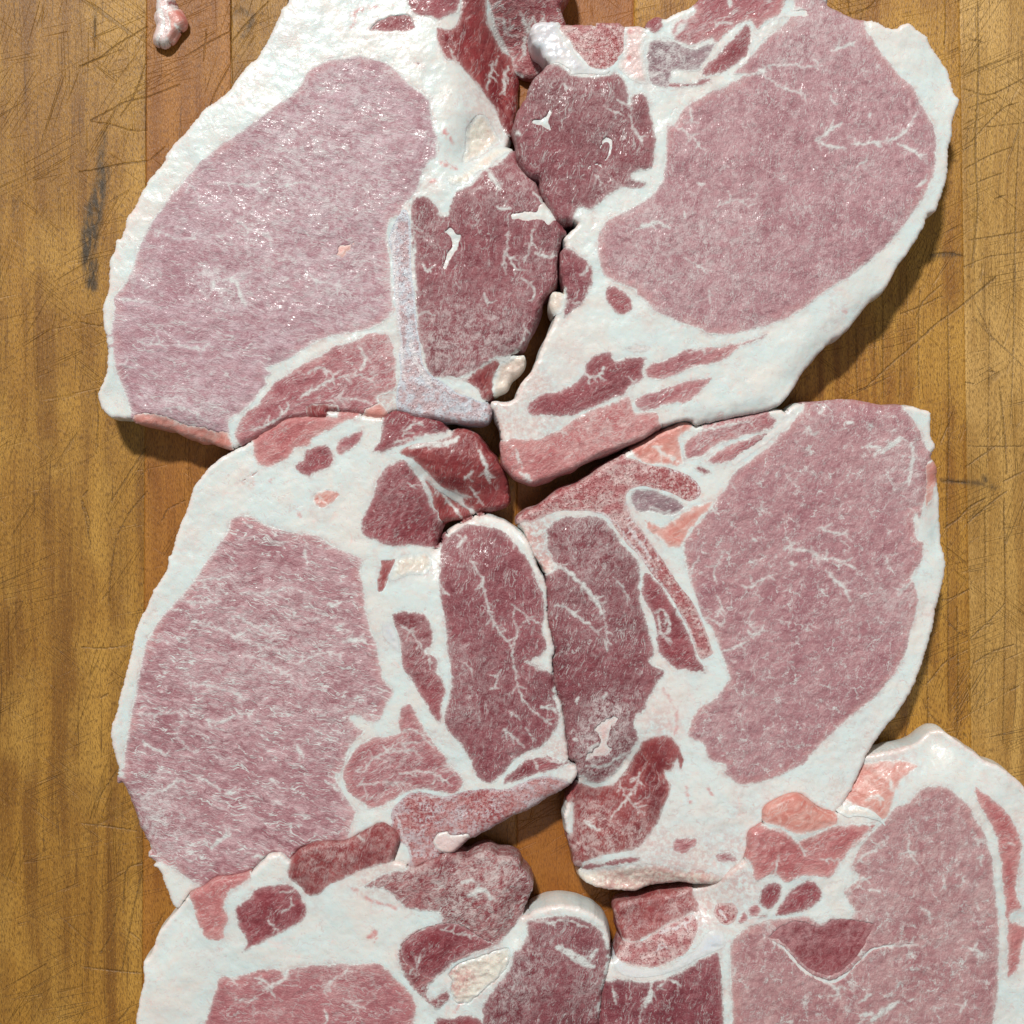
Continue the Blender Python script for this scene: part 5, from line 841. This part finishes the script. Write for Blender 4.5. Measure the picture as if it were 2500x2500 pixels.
# ---- chop 6: lower right
build_chop('bottom right raw pork chop with dark red patch in its pale marbled loin',
 """33: 690,505 760,390 825,270 870,160 960,130 1100,100 1230,65 1310,10 1345,-18 1420,-22 32: 1500,1690 1590,1750 33: 1680,160 1790,210 1900,300 1960,370 2100,620 2300,1000 2300,2500 23: 100,2500 135,2100 155,2000 185,1850 200,1700 220,1600 245,1520 285,1500 345,1400 310,1300 290,1200 380,1150 500,1130 700,1090 800,1060 880,1050 980,1000 1015,955 1095,885 1150,845 1185,765 1195,655 1285,585 1290,495 1350,445 1480,395 1560,415 1650,485 1770,520""",
 24, [
 ('bone', 'marrow', "23: 290,1500 350,1405 480,1385 560,1335 700,1255 800,1215 850,1260 830,1340 780,1440 690,1500 560,1560 400,1545", dict(dome=.2, lift=0, strokes=[("23: 560,1460 600,1400 640,1440", 12), ("23: 580,1340 800,1260", 18)])),
 ('bone', 'marrow', "23: 960,1200 980,1140 1080,1130 1112,1170 1090,1240 1030,1275 975,1240", dict(dome=.5, strokes=[("23: 990,1180 1040,1240", 16)])),
 ('side_muscle', 'red', "23: 300,1260 290,1200 380,1150 500,1130 700,1090 800,1060 850,1130 860,1200 790,1220 680,1270 560,1335 480,1385 350,1405 325,1350", dict(dome=.5, haze=[("23: 330,1210 760,1150", 60, .7)])),
 ('cartilage', 'cart', "23: 275,1540 295,1500 380,1550 520,1572 640,1560 720,1500 820,1440 900,1330 1000,1310 1020,1400 960,1440 840,1490 740,1545 620,1595 480,1620 340,1605", dict(dome=.7, rag=.15, lift=.15)),
 ('tenderloin', 'tender', "23: 240,1655 300,1625 450,1645 620,1625 740,1560 850,1495 960,1450 990,1480 1000,1600 1010,1750 1015,1900 1000,2100 990,2500 100,2500 150,2100 190,1800",
   dict(dome=1.0, domer=5, strokes=[("23: 520,1640 520,1720 480,1810", 40), ("23: 640,1630 720,1660", 13), ("23: 260,1680 280,1800", 14), ("23: 460,1800 450,1930", 9), ("23: 560,1700 620,1640", 9)])),
 ('upper_muscle', 'pink', "23: 1190,700 1290,600 1420,620 1510,690 1640,640 1750,600 1900,585 33: 940,590 860,690 740,800 680,880 620,950 560,945 450,938 330,985 260,935 130,970 90,880 80,760",
   dict(dome=.7, strokes=[("33: 200,600 330,640 400,700 460,800", 18), ("33: 400,690 530,650", 14), ("33: 280,800 250,930", 10), ("33: 740,800 800,720 940,600", 12), ("33: 560,820 700,830", 10)])),
 ('orange_lump', 'orange', "33: 170,580 180,500 280,430 380,388 460,408 550,478 670,520 690,575 620,612 520,640 410,655 340,630 250,595", dict(dome=1.6, domer=6, rag=.12, strokes=[("33: 400,660 520,640", 10)])),
 ('round_muscle', 'dark', "33: 140,1100 170,1010 240,980 290,985 310,1030 280,1100 220,1165 160,1140", dict(dome=.7, rag=.15)),
 ('round_muscle', 'dark', "33: 250,1195 300,1110 370,1020 450,970 520,972 570,1030 572,1090 500,1155 400,1190 300,1207", dict(dome=.7, rag=.15)),
 ('round_muscle', 'cap', "33: 75,1155 130,1125 170,1170 150,1195 205,1195 200,1215 140,1220 90,1215", dict(dome=.4, rag=.15)),
 ('round_muscle', 'cap', "33: 5,1240 40,1170 75,1200 70,1240 20,1262", dict(dome=.4, rag=.15)),
 ('loin_muscle', 'loin6', """33: 1230,350 1330,325 1430,340 1480,390 1555,440 1590,520 1650,610 1690,710 1725,850 1745,1050 1765,1250 1768,1500 1765,1700 1730,1900 1700,2100 1690,2500 23: 1100,2500 1090,2100 1070,1950 1058,1700 1058,1600 1050,1420 1085,1350 1160,1285 1280,1235 1500,1205
 33: 496,1205 560,1250 640,1212 750,1228 780,1170 730,1080 720,1020 810,950 770,860 800,780 900,650 1000,560 1050,480 1150,440""",
   dict(dome=1.0, domer=6, rag=.2, strokes=[("33: 1600,680 1680,700 1700,760", 13), ("33: 1150,660 1160,780 1220,860", 13), ("33: 800,850 860,800 940,760", 14), ("33: 880,1020 960,1030", 16), ("33: 1080,1780 980,1850 900,1900", 46), ("33: 820,1870 900,1860", 34), ("33: 1550,1410 1650,1450 1640,1490", 16), ("33: 1230,1140 1290,1180 1290,1230", 13),
      ("33: 820,960 900,950", 22), ("33: 960,1410 1100,1400 1210,1395", 9), ("33: 590,1650 680,1700 660,1770", 24), ("33: 1380,930 1400,1010", 12), ("33: 1650,790 1640,860", 14), ("33: 1540,1770 1500,1850", 13), ("33: 820,1790 900,1730", 16), ("23: 1350,1380 1450,1450", 12)],
    haze=[("33: 780,1170 850,1200", 60, .6), ("33: 1450,1000", 200, .2)])),
 ('dark_patch', 'patch', "33: 200,1350 300,1262 420,1232 560,1272 640,1225 760,1222 900,1240 930,1272 890,1350 850,1430 740,1560 640,1615 560,1605 450,1550 370,1462 290,1385",
   dict(dome=.3, lift=.1, crease=.2, haze=[("33: 330,1290 480,1280", 60, .6), ("33: 280,1340", 60, .6)], strokes=[("33: 760,1260 740,1400", 6), ("33: 480,1290 500,1330", 14)])),
 ('seam_fat', 'fat', "33: 220,1358 320,1405 400,1500 480,1575 560,1615 650,1625 760,1555 870,1435 960,1395 1200,1385 1210,1402 980,1425 890,1470 800,1560 720,1640 650,1670 560,1655 460,1600 380,1530 310,1440 225,1380", dict(dome=.1, lift=.04, rag=.35)),
 ('rim_muscle', 'pink', "33: 1600,330 1700,400 1800,480 1880,600 1920,720 1900,900 1890,1050 1925,1150 1850,1190 1850,1240 1960,1290 1920,1450 1900,1560 1840,1620 1815,1600 1815,1300 1790,1050 1770,850 1730,650 1670,540 1610,420", dict(dome=.6, strokes=[("33: 1830,710 1870,720", 14)])),
 ('orange_tissue', 'orange', "33: 870,210 960,180 1100,165 1230,200 1150,260 1080,350 1050,450 1020,530 960,560 900,500 820,480 750,440 770,370 820,290", dict(dome=1.0, domer=5, strokes=[("33: 880,430 930,400 990,420", 18), ("33: 1040,300 1060,380", 26)], haze=[("33: 1000,220", 70, .4)])),
 ('fat_curl', 'fatw', "33: 685,510 760,482 830,470 930,510 985,560 1000,600 940,560 830,535 760,545", dict(dome=1.2, domer=2, lift=.3, rag=.25)),
 ], relief=[("23: 310,1260 620,1130 830,1080", 70, -7), ("33: 900,160 1280,60", 60, -5), ("33: 1400,20 1600,120", 46, -3), ("33: 740,400 800,300", 46, -4), ("33: 420,560", 60, 1.0), ("23: 500,1460", 40, -1.5)],
 base_strokes=[], base_haze=[("23: 850,1220 900,1180 1120,1000 1080,950", 60, .6), ("33: 1100,140", 60, .4)], seed=64)

# ---- scrap of meat on the board
build_chop('small torn scrap of pink meat lying alone on the board near the top left corner',
 "00: 505,-40 495,60 490,110 500,150 480,220 478,260 510,285 550,292 590,270 610,230 650,190 685,140 680,90 640,50 610,20 595,-40", 6.5, [
 ('gristle', 'fatp', "00: 500,70 540,60 560,140 550,220 500,270 480,250 500,160", dict(dome=.8, domer=2)),
 ('gristle', 'orange', "00: 570,70 640,60 680,100 670,150 620,170 600,230 560,260 590,160", dict(dome=1.2, domer=2)),
 ('blood_spot', 'red', "00: 570,10 590,0 595,35 575,42", dict(dome=.1)),
 ], base_mat='fatp', seed=83, name='meat_scrap', cat='meat scrap', group=None, base_name='shred', round_r=2.6, drop=2.6)
